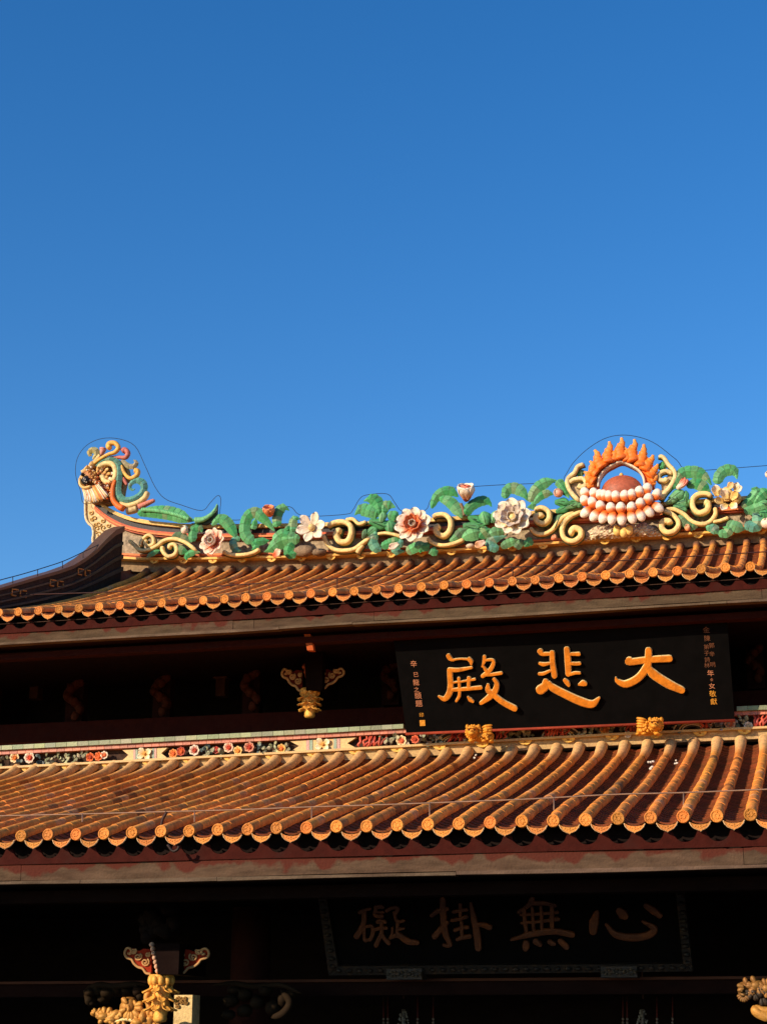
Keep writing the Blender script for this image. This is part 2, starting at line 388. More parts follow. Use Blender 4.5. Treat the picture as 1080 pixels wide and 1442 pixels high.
# roof decks below the tiles keep daylight out
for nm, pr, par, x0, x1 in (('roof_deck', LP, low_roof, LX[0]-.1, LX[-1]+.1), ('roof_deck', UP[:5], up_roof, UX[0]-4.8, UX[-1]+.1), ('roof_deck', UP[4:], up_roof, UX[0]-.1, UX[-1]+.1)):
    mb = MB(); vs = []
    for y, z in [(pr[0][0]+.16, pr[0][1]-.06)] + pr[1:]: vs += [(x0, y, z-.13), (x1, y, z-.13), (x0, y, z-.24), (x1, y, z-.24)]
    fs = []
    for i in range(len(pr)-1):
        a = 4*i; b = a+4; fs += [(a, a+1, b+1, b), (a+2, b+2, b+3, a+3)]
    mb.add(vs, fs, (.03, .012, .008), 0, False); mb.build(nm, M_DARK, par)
# rear slope and gable ends of the upper roof
mb = MB(); x0, x1 = -43.3*U, (-20.4+43.3)*U; yr, zr = 25.75, UP[-1][1]+.1
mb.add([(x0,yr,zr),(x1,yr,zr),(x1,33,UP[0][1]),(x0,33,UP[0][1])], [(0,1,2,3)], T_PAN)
mb.add([(x0+.05,17.9,UP[0][1]-.25),(x0+.05,yr,zr+.2),(x0+.05,33,UP[0][1]-.25)], [(0,1,2)], (.25,.07,.04))
mb.add([(x1-.05,17.9,UP[0][1]-.25),(x1-.05,yr,zr+.2),(x1-.05,33,UP[0][1]-.25)], [(0,1,2)], (.25,.07,.04))
mb.build('rear_slope', M_TILE, hall)

# ---- main ridge: stripes swept along the curved line traced at its own distance
RY = 25.45
TOPL = [(133, 699), (140, 705), (150, 713), (165, 721.5), (180, 727.5), (200, 732), (220, 735), (260, 738.5), (300, 739), (420, 737.5), (530, 734.5), (640, 728), (760, 719.5), (880, 711.5), (1080, 697), (1420, 674)]
BOTL = [(165, 787), (200, 789), (300, 788.3), (420, 785.5), (530, 781), (640, 776.5), (750, 769), (860, 760.8), (970, 753.5), (1080, 746.3), (1420, 723)]
def stripe(mb, xs, fa, fb, y0, y1, col):
    vs = []; cs = []
    for x in xs:
        a = onY(x, fa(x), RY); b = onY(x, fb(x), RY)
        vs += [V((a.x, y0, a.z)), V((b.x, y0, b.z)), V((b.x, y1, b.z)), V((a.x, y1, a.z))]; c = jit(col, .05); cs += [c]*4
    fs = []
    for i in range(len(xs)-1):
        a = 4*i; b = a+4; fs += [(a, a+1, b+1, b), (a+1, a+2, b+2, b+1), (a+2, a+3, b+3, b+2), (a+3, a, b, b+3)]
    e = 4*(len(xs)-1); fs += [(3, 2, 1, 0), (e, e+1, e+2, e+3)]
    mb.add(vs, fs, cs, 0, False)
tp = lambda x: lerp1(TOPL, x); bt = lambda x: lerp1(BOTL, x)
xsA = [133, 140, 146, 152, 160, 168, 176, 185] + list(range(195, 1421, 12))
xsB = [x for x in xsA if x >= 152]
def off(f, d): return lambda x: f(x) + d
mb = MB(); stripe(mb, xsB, off(tp, 13), off(bt, -3), RY+.10, RY+.36, lin(176, 158, 132))
ridge = mb.build('main_ridge', M_PLAST, hall); ridge['label'] = 'long ornamental ridge sweeping up to the left'
for nm, a, b, y0, col, mt in (('ridge_coping', 0, 5.2, -.035, lin(232, 190, 110), M_GLAZE), ('dark_band', 5.2, 12.6, .03, lin(44, 40, 48), M_GLAZE), ('red_moulding', 12.6, 15.4, -.0, lin(205, 88, 45), M_GLAZE), ('orange_moulding', 15.7, 18.2, -.02, lin(232, 130, 62), M_GLAZE), ('orange_moulding', 18.5, 20.2, .02, lin(190, 84, 44), M_GLAZE)):
    mb = MB(); stripe(mb, xsA, off(tp, a), off(tp, b), RY+y0, RY+.40, col); mb.build(nm, mt, ridge)
for nm, a, b, y0, col in (('base_moulding', -8.5, -5.6, -.01, lin(226, 120, 58)), ('base_moulding', -5.2, -3.2, .01, lin(190, 76, 40)), ('yellow_rail', -2.9, .2, -.05, lin(246, 190, 92))):
    mb = MB(); stripe(mb, xsB, off(bt, a), off(bt, b), RY+y0, RY+.38, col); mb.build(nm, M_GLAZE, ridge)
mb = MB(); stripe(mb, xsB, off(bt, .3), off(bt, 14), RY+.12, RY+.34, lin(150, 124, 96)); mb.build('mortar_strip', M_MORTAR, ridge)
# yellow lobes hanging from the rail
lob = MB(); lob.prism([V((.075*math.cos(a), -.012, .062*math.sin(a))) for a in [math.pi*(1+k/12) for k in range(13)]], V((0,.03,0)), lin(244, 190, 80))
lob.blob((0, -.014, -.022), (.018, .008, .012), lin(190, 120, 30), 8, 5)
lob0 = lob.build('rail_lobe', M_GLAZE, ridge, V((0,0,0)))
for i in range(30):
    p = onY(218 + 40.9*i*(1 + .0022*i), 0, RY); X = p.x
    px = 218 + 40.9*i*(1 + .0022*i)
    if px > 1300: break
    o = lob0 if i == 0 else lob0.copy()
    if i: C.objects.link(o)
    p = onY(px, bt(px)+.2, RY); o.location = (p.x, RY-.015, p.z); o.parent = ridge; o.matrix_parent_inverse = Matrix.Translation(-WL[ridge.name])

# ---- hanging ridge running down the left end of the upper roof
HXR = -43*U
HT = [(172, 741), (160, 746), (146, 759), (133, 773), (117, 785.5), (100, 796), (78, 804), (53, 811), (25, 819.5), (0, 827), (-40, 838), (-90, 850)]
mb = MB(); body = []
for x, y in HT:
    t = onX(x, y, HXR); d = (t.y - UP[0][0])/(UP[-1][0]-UP[0][0]); zt = low = None
    zz = [z for yy, z in UP]; base = lerp1([(a, b) for a, b in UP], t.y) + up_lift(HXR, max(0, d))
    body.append((t.y, t.z, base))
def hstripe(mb, xw0, xw1, fa, fb, col):
    vs = []
    for y, zt, zb in body:
        a = zt + (zb - zt)*fa; b = zt + (zb - zt)*fb; vs += [(xw1, y, a), (xw1, y, b), (xw0, y, b), (xw0, y, a)]
    fs = []
    for i in range(len(body)-1):
        a = 4*i; b = a+4; fs += [(a, b, b+1, a+1), (a+1, b+1, b+2, a+2), (a+2, b+2, b+3, a+3), (a+3, b+3, b, a)]
    e = 4*(len(body)-1); fs += [(0, 1, 2, 3), (e+3, e+2, e+1, e)]
    mb.add(vs, fs, [jit(col, .05) for _ in vs], 0, False)
hstripe(mb, HXR-.12, HXR+.02, .12, 1.12, lin(48, 40, 36))
hip = mb.build('hip_ridge', M_PLAST, hall); hip['label'] = 'dark curved hip ridge descending at the left end'
for nm, fa, fb, w, col in (('hip_coping', 0, .11, .03, lin(96, 72, 58)), ('hip_moulding', .30, .36, .02, lin(44, 50, 50)), ('hip_moulding', .55, .62, .03, lin(38, 46, 48)), ('hip_moulding', .78, .86, .04, lin(34, 42, 44))):
    mb = MB(); hstripe(mb, HXR-.12-w, HXR+.02+w, fa, fb, col); mb.build(nm, M_GLAZE, hip)
for i in (4, 6, 8):           # small gilt fret motifs on the side
    y, zt, zb = body[i]; z = zt + (zb-zt)*.43; mb = MB()
    for a, b in (((-.14, .05), (-.02, .05)), ((-.14, .05), (-.14, -.04)), ((-.14, -.04), (-.06, -.04)), ((.02, .05), (.02, -.04)), ((.02, -.04), (.14, -.04)), ((.14, -.04), (.14, .02)), ((.06, .05), (.14, .05))):
        s = -.12
        pa = V((HXR+.032, y+a[0]*1.6, z+a[1]+a[0]*s*-2.4)); pb = V((HXR+.032, y+b[0]*1.6, z+b[1]+b[0]*s*-2.4)); mb.tube([pa, pb], .012, lin(190, 130, 60), segs=6, ax=V((1,0,0)))
    mb.build('fret_motif', M_GOLD, hip)
# cream end panel under the finial
mb = MB(); EP = [(120, 704), (120.5, 727), (124, 736), (130, 742), (131.5, 752), (130.5, 760), (133, 772), (138, 778), (150, 768), (165, 748), (173, 741), (160, 733), (147, 725), (134, 712), (128, 704)]
mb.prism([onY(x, y, 25.5) for x, y in EP], V((0, .3, 0)), lin(232, 206, 158))
ep = mb.build('ridge_end_panel', M_MORTAR, hall)
mb = MB(); f1 = fr(9, 100, 610)
mb.tube(cat([onY(x, y, 25.485) for x, y in EP[:8]], 5), .022, lin(236, 214, 170), segs=8)
for c, r in (((250, 1010), 22), ((300, 1080), 26), ((350, 1150), 24), ((260, 1090), 18), ((330, 1210), 26), ((410, 1200), 28), ((350, 1290), 28), ((420, 1290), 24), ((310, 1160), 16), ((400, 1110), 22), ((470, 1170), 20)):
    pts = []
    a0 = random.uniform(0, 6.28)
    for k in range(10):
        a = a0 + k*.75; q = r*1.5*(1 - k/11); pts.append((c[0]+q*math.cos(a), c[1]+q*math.sin(a)))
    mb.tube([onY(*f1(*p)[0], 25.49) for p in pts], .010, lin(206, 160, 90), segs=6)
mb.build('scroll_relief', M_MORTAR, ep)

# ---- frieze band above the lower roof
FY = 18.72
def fline(x, y0): return y0 + (lerp1([(0, 0), (400, -21), (640, -34.5), (860, -47), (1080, -57)], x))
def fstripe(mb, x0, x1, a, b, y0, y1, col, seg=0, jt=.05):
    n = max(2, int((x1-x0)/(seg or 20)))
    for i in range(n):
        xa = x0+(x1-x0)*i/n; xb = x0+(x1-x0)*(i+1)/n - (.5 if seg else 0)
        p = [onY(xa, fline(xa, a), FY), onY(xb, fline(xb, a), FY), onY(xb, fline(xb, b), FY), onY(xa, fline(xa, b), FY)]
        c = jit(col, jt); vs = [V((q.x, y0, q.z)) for q in p] + [V((q.x, y1, q.z)) for q in p]
        mb.add(vs, [(0,3,2,1), (4,5,6,7), (0,1,5,4), (1,2,6,5), (2,3,7,6), (3,0,4,7)], c, 0, False)
mb = MB(); fstripe(mb, -160, 1300, 1063, 1083, FY+.05, FY+.2, lin(70, 52, 44))
frieze = mb.build('frieze_band', M_PLAST, hall); frieze['label'] = 'porcelain relief frieze along the top of the lower roof'
mb = MB(); fstripe(mb, -160, 571, 1052.5, 1058.6, FY-.10, FY+.2, lin(136, 146, 112), 15, .26); mb.build('green_tile_strip', M_RELIEF, frieze)
mb = MB(); fstripe(mb, 1038, 1300, 1052.5, 1058.6, FY-.10, FY+.2, lin(136, 146, 112), 15, .26); mb.build('green_tile_strip', M_RELIEF, frieze)
mb = MB(); fstripe(mb, -160, 1300, 1058.9, 1064.2, FY-.06, FY+.2, lin(196, 118, 92), 11, .22); mb.build('pink_tile_strip', M_RELIEF, frieze)
mb = MB(); fstripe(mb, -160, 1300, 1081.2, 1084.2, FY-.07, FY+.2, lin(206, 168, 108)); mb.build('cream_rail', M_RELIEF, frieze)
mb = MB(); fstripe(mb, -160, 1300, 1084.4, 1097, FY+.0, FY+.2, lin(190, 158, 112)); mb.build('mortar_strip', M_MORTAR, frieze)
l2 = lob0.copy(); C.objects.link(l2)
for i in range(26):
    px = 40 + 55.6*i*(1+.0035*i) - 55.6
    o = l2 if i == 0 else l2.copy()
    if i: C.objects.link(o)
    p = onY(px, fline(px, 1084.3), FY); o.location = (p.x, FY-.03, p.z); o.scale = (.95, 1, .75)
    o.parent = frieze; o.matrix_parent_inverse = Matrix.Translation(-WL[frieze.name])
def rp(x, y, dy=0): return onY(x, y, FY-.02+dy)
def relief_flower(x, y, r, co, ci, n=8):
    mb = MB(); r *= .0079; c = rp(x, y)
    for k in range(n):
        a = 6.283*k/n + random.uniform(-.15, .15); d = V((math.cos(a), -.45, math.sin(a)))
        mb.petal(c, d, V((0,-1,0)), r, r*.42, .25, jit(ci), jit(co), th=.006, nu=4, nv=4)
    for k in range(5):
        a = 6.283*k/5; d = V((math.cos(a)*.6, -1, math.sin(a)*.6)); mb.petal(c, d, V((0,-1,.01)), r*.6, r*.34, .3, jit(ci), jit(ci), th=.006, nu=4, nv=4)
    mb.blob(c + V((0,-.02,0)), r*.24, jit(ci), 8, 5); mb.build('relief_flower', M_RELIEF, frieze)
def relief_leaves(x0, x1, y0, y1, cols, n):
    mb = MB()
    for k in range(n):
        x = x0+(x1-x0)*(k+.5)/n + random.uniform(-3, 3); t = (x-x0)/(x1-x0+1e-6); y = fline(x, 1073) + random.uniform(-6, 6); c = rp(x, y, random.uniform(-.03, .03))
        a = random.uniform(0, 6.28); d = V((math.cos(a), random.uniform(-.9, -.1), math.sin(a)))
        mb.petal(c, d, V((0,-1,0)), random.uniform(.045, .075), random.uniform(.014, .026), .3, jit(random.choice(cols), .2), jit(random.choice(cols), .25), th=.008, nu=4, nv=3)
    mb.build('relief_leaves', M_RELIEF, frieze)
def relief_coral(x0, x1, cols, n):
    mb = MB()
    for k in range(n):
        x = x0+(x1-x0)*(k+.3)/n; pts = []
        y = fline(x, 1080); a = random.uniform(-.6, .6)
        for q in range(5):
            pts.append(rp(x + q*1.6*a + random.uniform(-2.5, 2.5) + q*1.2, y - q*4 + random.uniform(-1, 1), -.02 - .015*math.sin(q)))
        mb.tube(cat(pts, 4), bulge(17, .013, .3), jit(random.choice(cols), .2), segs=7)
    mb.build('relief_coral', M_RELIEF, frieze)
def relief_arcs(x, r, cols):
    mb = MB(); y = fline(x, 1081)
    for k in range(5):
        q = r*(1-.15*k); mb.tube([rp(x + q*math.cos(math.pi*t/14)*1.25, y - q*.72*math.sin(math.pi*t/14), -.012*k*0-.02) for t in range(15)], .009, cols[k % len(cols)], segs=6)
    mb.build('relief_arcs', M_RELIEF, frieze)
WHT, GRL, ORL, REDL = lin(236, 220, 196), lin(120, 122, 96), lin(226, 112, 54), lin(172, 66, 48)
BLU, YEL = lin(74, 92, 98), lin(236, 190, 110)
for x, y, r, co, ci in ((-12, 1070, 9, WHT, ORL), (22, 1068, 9, lin(238, 210, 160), lin(220, 120, 40)), (43, 1068, 10, WHT, lin(214, 72, 36)), (128, 1067, 8, ORL, REDL), (140, 1066, 8, ORL, ORL), (148, 1064, 7, WHT, ORL), (245, 1062, 8, lin(238, 150, 80), ORL), (256, 1059, 8, REDL, ORL), (275, 1057.5, 9.5, WHT, lin(190, 70, 44)), (305, 1057, 6.5, REDL, lin(210, 90, 80)), (323, 1053.5, 9, lin(238, 200, 170), lin(206, 74, 48)), (336, 1058, 8, lin(240, 200, 130), lin(230, 150, 60)), (352, 1053, 9, lin(220, 150, 120), lin(190, 60, 40)), (397, 1055, 8, YEL, lin(232, 130, 60)), (566, 1044, 9, lin(238, 210, 160), lin(222, 110, 70)), (585, 1042, 7, lin(226, 110, 76), REDL), (573, 1049, 5, WHT, WHT), (852, 1028, 8.5, lin(240, 170, 100), lin(226, 140, 60)), (893, 1029, 7, lin(216, 120, 100), REDL), (884, 1035, 6, WHT, WHT), (1028, 1020, 9, lin(238, 190, 150), lin(214, 110, 60)), (1054, 1023, 7, WHT, lin(226, 190, 140)), (1100, 1020, 9, WHT, ORL)):
    relief_flower(x, y, r, co, ci)
for a in ((-150, -25, 24, 0), (-10, 12, 6, 0), (28, 36, 4, 1), (52, 62, 6, 1), (62, 125, 26, 0), (284, 300, 10, 1), (286, 318, 12, 0), (358, 368, 6, 1), (364, 392, 14, 0), (402, 408, 4, 0), (540, 560, 12, 0), (594, 622, 16, 2), (640, 655, 8, 2), (700, 750, 24, 0), (806, 845, 20, 2), (858, 882, 14, 0), (940, 958, 10, 1), (1000, 1024, 16, 2), (1036, 1050, 8, 0), (1080, 1200, 30, 2)):
    relief_leaves(a[0], a[1], 0, 0, ([GRL, lin(190, 184, 150), lin(150, 150, 118)], [BLU, lin(120, 132, 128), lin(40, 56, 62)], [lin(160, 162, 146), lin(126, 132, 122), lin(196, 190, 170)])[a[3]], a[2])
for a in ((505, 540, 9), (630, 655, 6), (695, 712, 4), (764, 800, 8), (880, 900, 3), (985, 1000, 4), (1060, 1078, 6)):
    relief_coral(a[0], a[1], [REDL, lin(216, 92, 66), lin(150, 40, 34)], a[2])
for x in (640, 790, 975):
    relief_arcs(x, 21, [lin(220, 206, 180), lin(70, 62, 58), lin(226, 190, 130)])
for xa, xb in ((172, 236), (408, 502)):
    mb = MB(); xm = (xa+xb)/2; w_ = (xb-xa)/2
    def q(u, v, dy=0): x = xm+u*w_; return rp(x, fline(x, 1073 + v*7.6), dy)
    mb.prism([q(-1,-1), q(1,-1), q(.72,0), q(1,1), q(-1,1), q(-.72,0)], V((0,.06,0)), lin(218, 180, 118))
    for u, c in ((-.46, lin(196, 150, 140)), (-.36, lin(140, 160, 140)), (.36, lin(140, 160, 140)), (.46, lin(196, 150, 140))):
        mb.prism([q(u-.045,-.95,-.006), q(u+.045,-.95,-.006), q(u+.045,.95,-.006), q(u-.045,.95,-.006)], V((0,.01,0)), c)
    for a in (.6, 2.2, 3.75, 5.35):
        mb.petal(q(0,0,-.01), V((math.cos(a), -.12, math.sin(a)*.75)), V((0,-1,0)), .095, .036, .25, lin(222, 170, 90), lin(240, 226, 190), th=.008)
    mb.blob(q(0,0,-.02), .018, lin(206, 140, 60), 8, 5); mb.build('relief_panel', M_RELIEF, frieze)

# ---- timber of the upper storey
def beam(nm, x0, x1, y0, y1, z0, z1, col, mt=None, par=None):
    mb = MB(); mb.box((x0, y0, z0), (x1, y1, z1), col); return mb.build(nm, mt or M_DARK, par or hall)
zU = UP[0][1]
XL, XR = LX[0]-.2, LX[-1]+.2
def zy(y_px, Y, x=400): return onY(x, y_px, Y).z
beam('red_beam', XL, XR, 19.62, 19.9, zy(1034, 19.62), zy(1003, 19.62), lin(62, 20, 13), M_RED)
beam('beam_fillet', XL, XR, 19.56, 19.619, zy(1034, 19.56), zy(1030, 19.56), lin(90, 30, 18), M_RED)
beam('window_lintel', XL, XR, 19.4, 19.8, zy(925, 19.4), zy(905, 19.4), lin(52, 20, 14), M_RED)
beam('eave_purlin', UX[0]-4.8, UX[-1], 17.85, 18.0, zU-.47, zU-.40, lin(56, 20, 14), M_RED)
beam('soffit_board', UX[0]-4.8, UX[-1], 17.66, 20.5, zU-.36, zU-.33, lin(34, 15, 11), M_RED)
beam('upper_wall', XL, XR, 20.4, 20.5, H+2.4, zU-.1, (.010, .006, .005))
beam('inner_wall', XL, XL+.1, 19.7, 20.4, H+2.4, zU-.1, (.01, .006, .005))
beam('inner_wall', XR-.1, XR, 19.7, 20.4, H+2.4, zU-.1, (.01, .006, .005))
# carved brackets standing in the dark openings
def carved_bracket(x, y, s=1., col=lin(84, 40, 26)):
    mb = MB(); Y = 19.75
    seq = [(-8, -32, 7), (2, -26, 9), (8, -14, 8), (-2, -6, 9), (-8, 6, 8), (2, 14, 9), (10, 24, 8), (4, 34, 9)]
    P = [onY(x+a*s, y+b*s, Y) for a, b, r in seq]
    mb.tube(cat(P, 5), bulge(36, .055*s, .2), col, dr=1.3, segs=9)
    for a, b, r in seq: mb.blob(onY(x+a*s+random.uniform(-3, 3), y+b*s, Y-.05), (r*.0062*s, .05, r*.0072*s), jit(col), 8, 6, j=.12)
    mb.box((onY(x-12, y, Y).x, Y+.05, onY(x, y+44, Y).z), (onY(x+12, y, Y).x, Y+.2, onY(x, y-44, Y).z), lin(46, 18, 13)); mb.build('carved_bracket', M_RED, hall)
for x, y, s in ((-20, 984, 1), (103, 975, 1), (226, 968, 1), (352, 961, 1), (548, 948, .9), (1062, 925, .9)): carved_bracket(x, y, s)
for x, y in ((50, 972), (312, 968)):
    mb = MB(); p = onY(x, y, 20.0); mb.box((p.x-.06, 19.95, p.z-.12), (p.x+.06, 20.1, p.z+.1), lin(70, 40, 28)); mb.box((p.x-.09, 19.92, p.z+.10), (p.x+.09, 20.1, p.z+.14), lin(90, 54, 36)); mb.build('short_post', M_RED, hall)

# ---- hanging brackets with gilded lotus pendants
GOLDC = lin(234, 172, 78); CLOUD = lin(196, 150, 100)
def spiral(c, r, a0, turns, n=18, sx=1):
    return [(c[0]+sx*r*(1-.85*k/n)*math.cos(a0+turns*6.283*k/n), c[1]+r*(1-.85*k/n)*math.sin(a0+turns*6.283*k/n)) for k in range(n+1)]
def hanging_bracket(f, Y, W, L, capt, wing_l, wing_r, postbox, labl, redlit):
    """f: photo->3-D at Y.  capital centre capt (x, y), half width W px, pendant length L px"""
    k = Y/F; mb = MB(); x0, y0, x1, y1 = postbox
    a = f(x0, y0); b = f(x1, y1)
    f2 = lambda x, y: onY(x, y, Y-.14)
    mb.prism([f2(x0, y0), f2(x1, y0), f2(x1-2, y1), f2(x0+3, y1)], V((0, .7, 0)), lin(22, 9, 7))  # near-black colour paints in the shadow lying on the post face
    br = mb.build('hanging_bracket', M_DARK, hall); br['label'] = labl
    mb = MB(); cx, cy = capt; c = f(cx, cy); w = W*k
    prof = [(1.05, 0), (1.05, -.05), (.95, -.10), (.86, -.2), (.80, -.26), (.86, -.30), (.82, -.5), (.70, -.75), (.58, -.95), (.62, -1.0), (.50, -1.06), (.0, -1.08)]
    hL = L*k; n = 16; vs = []
    for r, z in prof:
        for q in range(n):
            t = 6.283*q/n+.2; vs.append(c + V((r*w*math.cos(t), r*w*math.sin(t)*.9, z*hL)))
    fs = [(i*n+q, (i+1)*n+q, (i+1)*n+(q+1) % n, i*n+(q+1) % n) for i in range(len(prof)-1) for q in range(n)]; fs.append(tuple(range(n)))
    mb.add(vs, fs, GOLDC)
    for q in range(10):
        t = 6.283*q/10; mb.blob(c + V((w*.93*math.cos(t), w*.84*math.sin(t), -.13*hL)), (w*.30, w*.26, hL*.13), GOLDC, 8, 6)
    for row, (zz, rr) in enumerate(((-.36, .86), (-.56, .76), (-.76, .66))):
        for q in range(7):
            t = 6.283*(q+.5*row)/7 - 1.57; d = V((math.cos(t), math.sin(t), 0)); p = c + d*(w*rr*.9) + V((0, 0, zz*hL+.10*hL))
            mb.petal(p, d*.42 + V((0, 0, -1)), d, hL*.24, w*.36, .35, GOLDC, GOLDC, th=.012, curl=.45)
            mb.blob(c + d*(w*rr) + V((0, 0, zz*hL+.03)), (w*.15, w*.15, hL*.06), GOLDC, 7, 5, j=.1)
    mb.build('lotus_pendant', M_GOLD, br)
    for sgn, wg in ((-1, wing_l), (1, wing_r)):
        if not wg: continue
        xa, ya, xb, yb = wg      # from the post (xa, ya low) outwards to (xb, yb high)
        mb = MB(); dx, dy = xb-xa, yb-ya
        P = lambda u, v, o=0: f(xa+dx*u, ya+dy*v) + V((0, o, 0))
        mb.prism([P(0,0), P(.18,.02), P(.36,.22), P(.6,.32), P(.74,.55), P(1,.68), P(.98,.98), P(.7,1), P(.5,.88), P(.3,.98), P(0,.95)], V((0, .035, 0)), redlit)
        edge = [P(0,0,-.01), P(.18,.02,-.01), P(.32,.2,-.01), P(.5,.26,-.01), P(.66,.4,-.01), P(.76,.56,-.01), P(.95,.64,-.01), P(1.02,.82,-.01), P(.92,1,-.01), P(.78,.95,-.01), P(.8,.78,-.01), P(.9,.8,-.01)]
        mb.tube(cat(edge, 4), .011*Y/14, CLOUD, segs=6)
        for cu, cv, rr in ((.22, .45, .17), (.5, .66, .16), (.68, .88, .12), (.12, .75, .1)):
            mb.tube([P(u, v, -.01) for u, v in spiral((cu, cv), rr, 2.2, 1.6, 16)], .008*Y/14, CLOUD, segs=6)
        mb.build('cloud_wing', M_RED, br)
    return br
ub = hanging_bracket(lambda x, y: onY(x, y, 18.95), 18.95, 13.2, 41, (436.5, 970), (426, 973, 398, 943), (452, 970, 484, 942), (428, 900, 455, 972), 'upper hanging bracket with gilt pendant left of the plaque', lin(96, 30, 22))
mb = MB(); f = lambda x, y, o=0: onY(x, y, 17.86+o)
mb.prism([f(428, 893), f(437, 893), f(441.5, 916), f(432.5, 916)], V((0, .09, 0)), lin(190, 92, 46)); mb.build('bracket_tongue', M_RED, ub)
mb = MB()
for i, (x, y) in enumerate(((429, 939), (431, 946), (433, 952), (435, 959))): mb.blob(onY(x, y, 18.9), (.03, .04, .035), lin(170, 84, 54), 8, 6, j=.15)
mb.build('carved_scroll', M_RED, ub)
lb = hanging_bracket(lambda x, y: onY(x, y, 14.6), 14.6, 17, 62, (227.5, 1373), (213, 1372, 177, 1336), (252, 1371, 294, 1337), (219, 1329, 253, 1373), 'lower hanging bracket with gilt lotus pendant and cloud wings', lin(150, 46, 24))
mb = MB()
for k in range(7): mb.blob(onY(214+1.4*k, 1331+6.2*k, 14.57), (.022, .04, .024), lin(226, 180, 150), 8, 6)
mb.build('scalloped_edge', M_RED, lb)
mb = MB()
for i in range(16): mb.blob(onY(228+random.uniform(-24, 20), 1300+random.uniform(-26, 20), 14.8), (.07, .08, .07), lin(30, 22, 20), 8, 6, j=.2)
mb.build('carved_corbel', M_RED, lb)

# ---- timber of the lower storey
zL = LP[0][1]
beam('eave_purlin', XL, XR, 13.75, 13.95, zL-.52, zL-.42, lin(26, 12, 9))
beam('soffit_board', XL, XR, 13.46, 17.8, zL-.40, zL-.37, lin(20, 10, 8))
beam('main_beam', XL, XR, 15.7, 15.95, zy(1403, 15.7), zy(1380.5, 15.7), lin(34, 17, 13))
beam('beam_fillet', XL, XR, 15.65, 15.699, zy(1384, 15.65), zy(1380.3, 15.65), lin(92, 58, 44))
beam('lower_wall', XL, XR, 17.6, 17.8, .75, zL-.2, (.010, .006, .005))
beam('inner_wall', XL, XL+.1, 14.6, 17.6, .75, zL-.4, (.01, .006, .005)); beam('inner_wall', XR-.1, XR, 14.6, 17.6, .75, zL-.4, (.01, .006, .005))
def column(X, Y, r, z0, z1):
    mb = MB(); n = 12; mb.tube([V((X, Y, z0+.12)), V((X, Y, z0+.5)), V((X, Y, (z0+z1)/2)), V((X, Y, z1))], [r, r*1.02, r*1.02, r*.95], lin(60, 30, 24), segs=22, ax=V((1,0,0)))
    mb.tube([V((X, Y, z0)), V((X, Y, z0+.05)), V((X, Y, z0+.1)), V((X, Y, z0+.14))], [r*1.35, r*1.5, r*1.4, r*1.1], (.3,.28,.25), segs=22, ax=V((1,0,0)))
    return mb.build('column', M_RED, hall)
for X in (-33.8*U, -21.6*U, 1.2*U): column(X, 16.2, .2, .75, zL-.42)
mb = MB(); a = onY(245.5, 1402, 15.2); b = onY(268, 1500, 15.2)
mb.box((a.x, 15.2, b.z-.6), (b.x, 15.4, a.z), lin(226, 196, 140)); cb = mb.build('stone_block', M_MORTAR, hall)
mb = MB()
for k in range(7):
    c = (249+3*(k % 3)*1.9+random.uniform(0, 2), 1407+(k//3)*6)
    mb.tube([onY(x, y, 15.19) for x, y in spiral(c, 3.2, random.uniform(0, 6), 1.3, 9)], .008, lin(150, 112, 62), segs=6)
mb.build('carved_relief', M_MORTAR, cb)
# carved dragon-and-peach corbels on both sides of the lower bracket
def corbel(seq, Y, mt, nm, strands=()):
    mb = MB()
    for x, y, rx, rz, c in seq:
        mb.blob(onY(x, y, Y + random.uniform(-.05, .05)), (1.15*rx*Y/F, .10, 1.1*rz*Y/F), jit(c, .1), 10, 7, j=.12)
    if mt is M_GOLD:
        for x, y, rx, rz, c in seq:
            for q in range(9):
                a = random.uniform(0, 6.28); mb.petal(onY(x+rx*.5*math.cos(a), y+rz*.5*math.sin(a), Y-.09), V((math.cos(a), -.3, -math.sin(a))), V((0,-1,0)), rx*.95*Y/F, rx*.36*Y/F, -.6, jit(c, .1), jit(c, .1), th=.02, nu=5, nv=4)
    for pts, r, c in strands: mb.tube(cat([onY(x, y, Y-.07) for x, y in pts], 5), bulge((len(pts)-1)*5+1, r, .3), c, segs=7)
    return mb.build(nm, mt, hall)
GD = lin(200, 142, 66); DK = lin(44, 33, 22)
co = corbel([(183, 1419, 12, 13, GD), (148, 1432, 10, 7, GD), (160, 1437, 10, 6, GD), (136, 1428, 6, 5, GD), (205, 1432, 6, 10, GD), (172, 1436, 8, 6, GD), (196, 1441, 9, 7, GD), (215, 1437, 8, 8, GD)], 14.7, M_GOLD, 'carved_corbel',
    [([(134, 1424), (142, 1432), (155, 1434), (164, 1427), (168, 1432)], .03, GD), ([(160, 1440), (178, 1436), (195, 1438), (203, 1428), (199, 1420)], .02, lin(240, 214, 150)), ([(176, 1411), (181, 1419), (180, 1428)], .018, GD), ([(188, 1409), (192, 1418), (190, 1428)], .018, GD), ([(205, 1442), (210, 1420), (206, 1405), (212, 1395)], .028, GD)])
co['label'] = 'gilded carved peach and dragon corbel'
corbel([(128, 1398, 9, 7, DK), (140, 1395, 9, 8, DK), (152, 1399, 9, 7, DK), (165, 1394, 9, 8, DK), (180, 1397, 9, 7, DK), (196, 1396, 9, 8, DK), (146, 1408, 8, 6, DK), (128, 1410, 6, 7, DK), (200, 1405, 6, 6, DK)], 15.3, M_DARK, 'carved_corbel',
    [([(122, 1392), (140, 1388), (160, 1390), (185, 1387), (207, 1388)], .03, DK), ([(122, 1395), (124, 1408), (132, 1416)], .03, DK)])
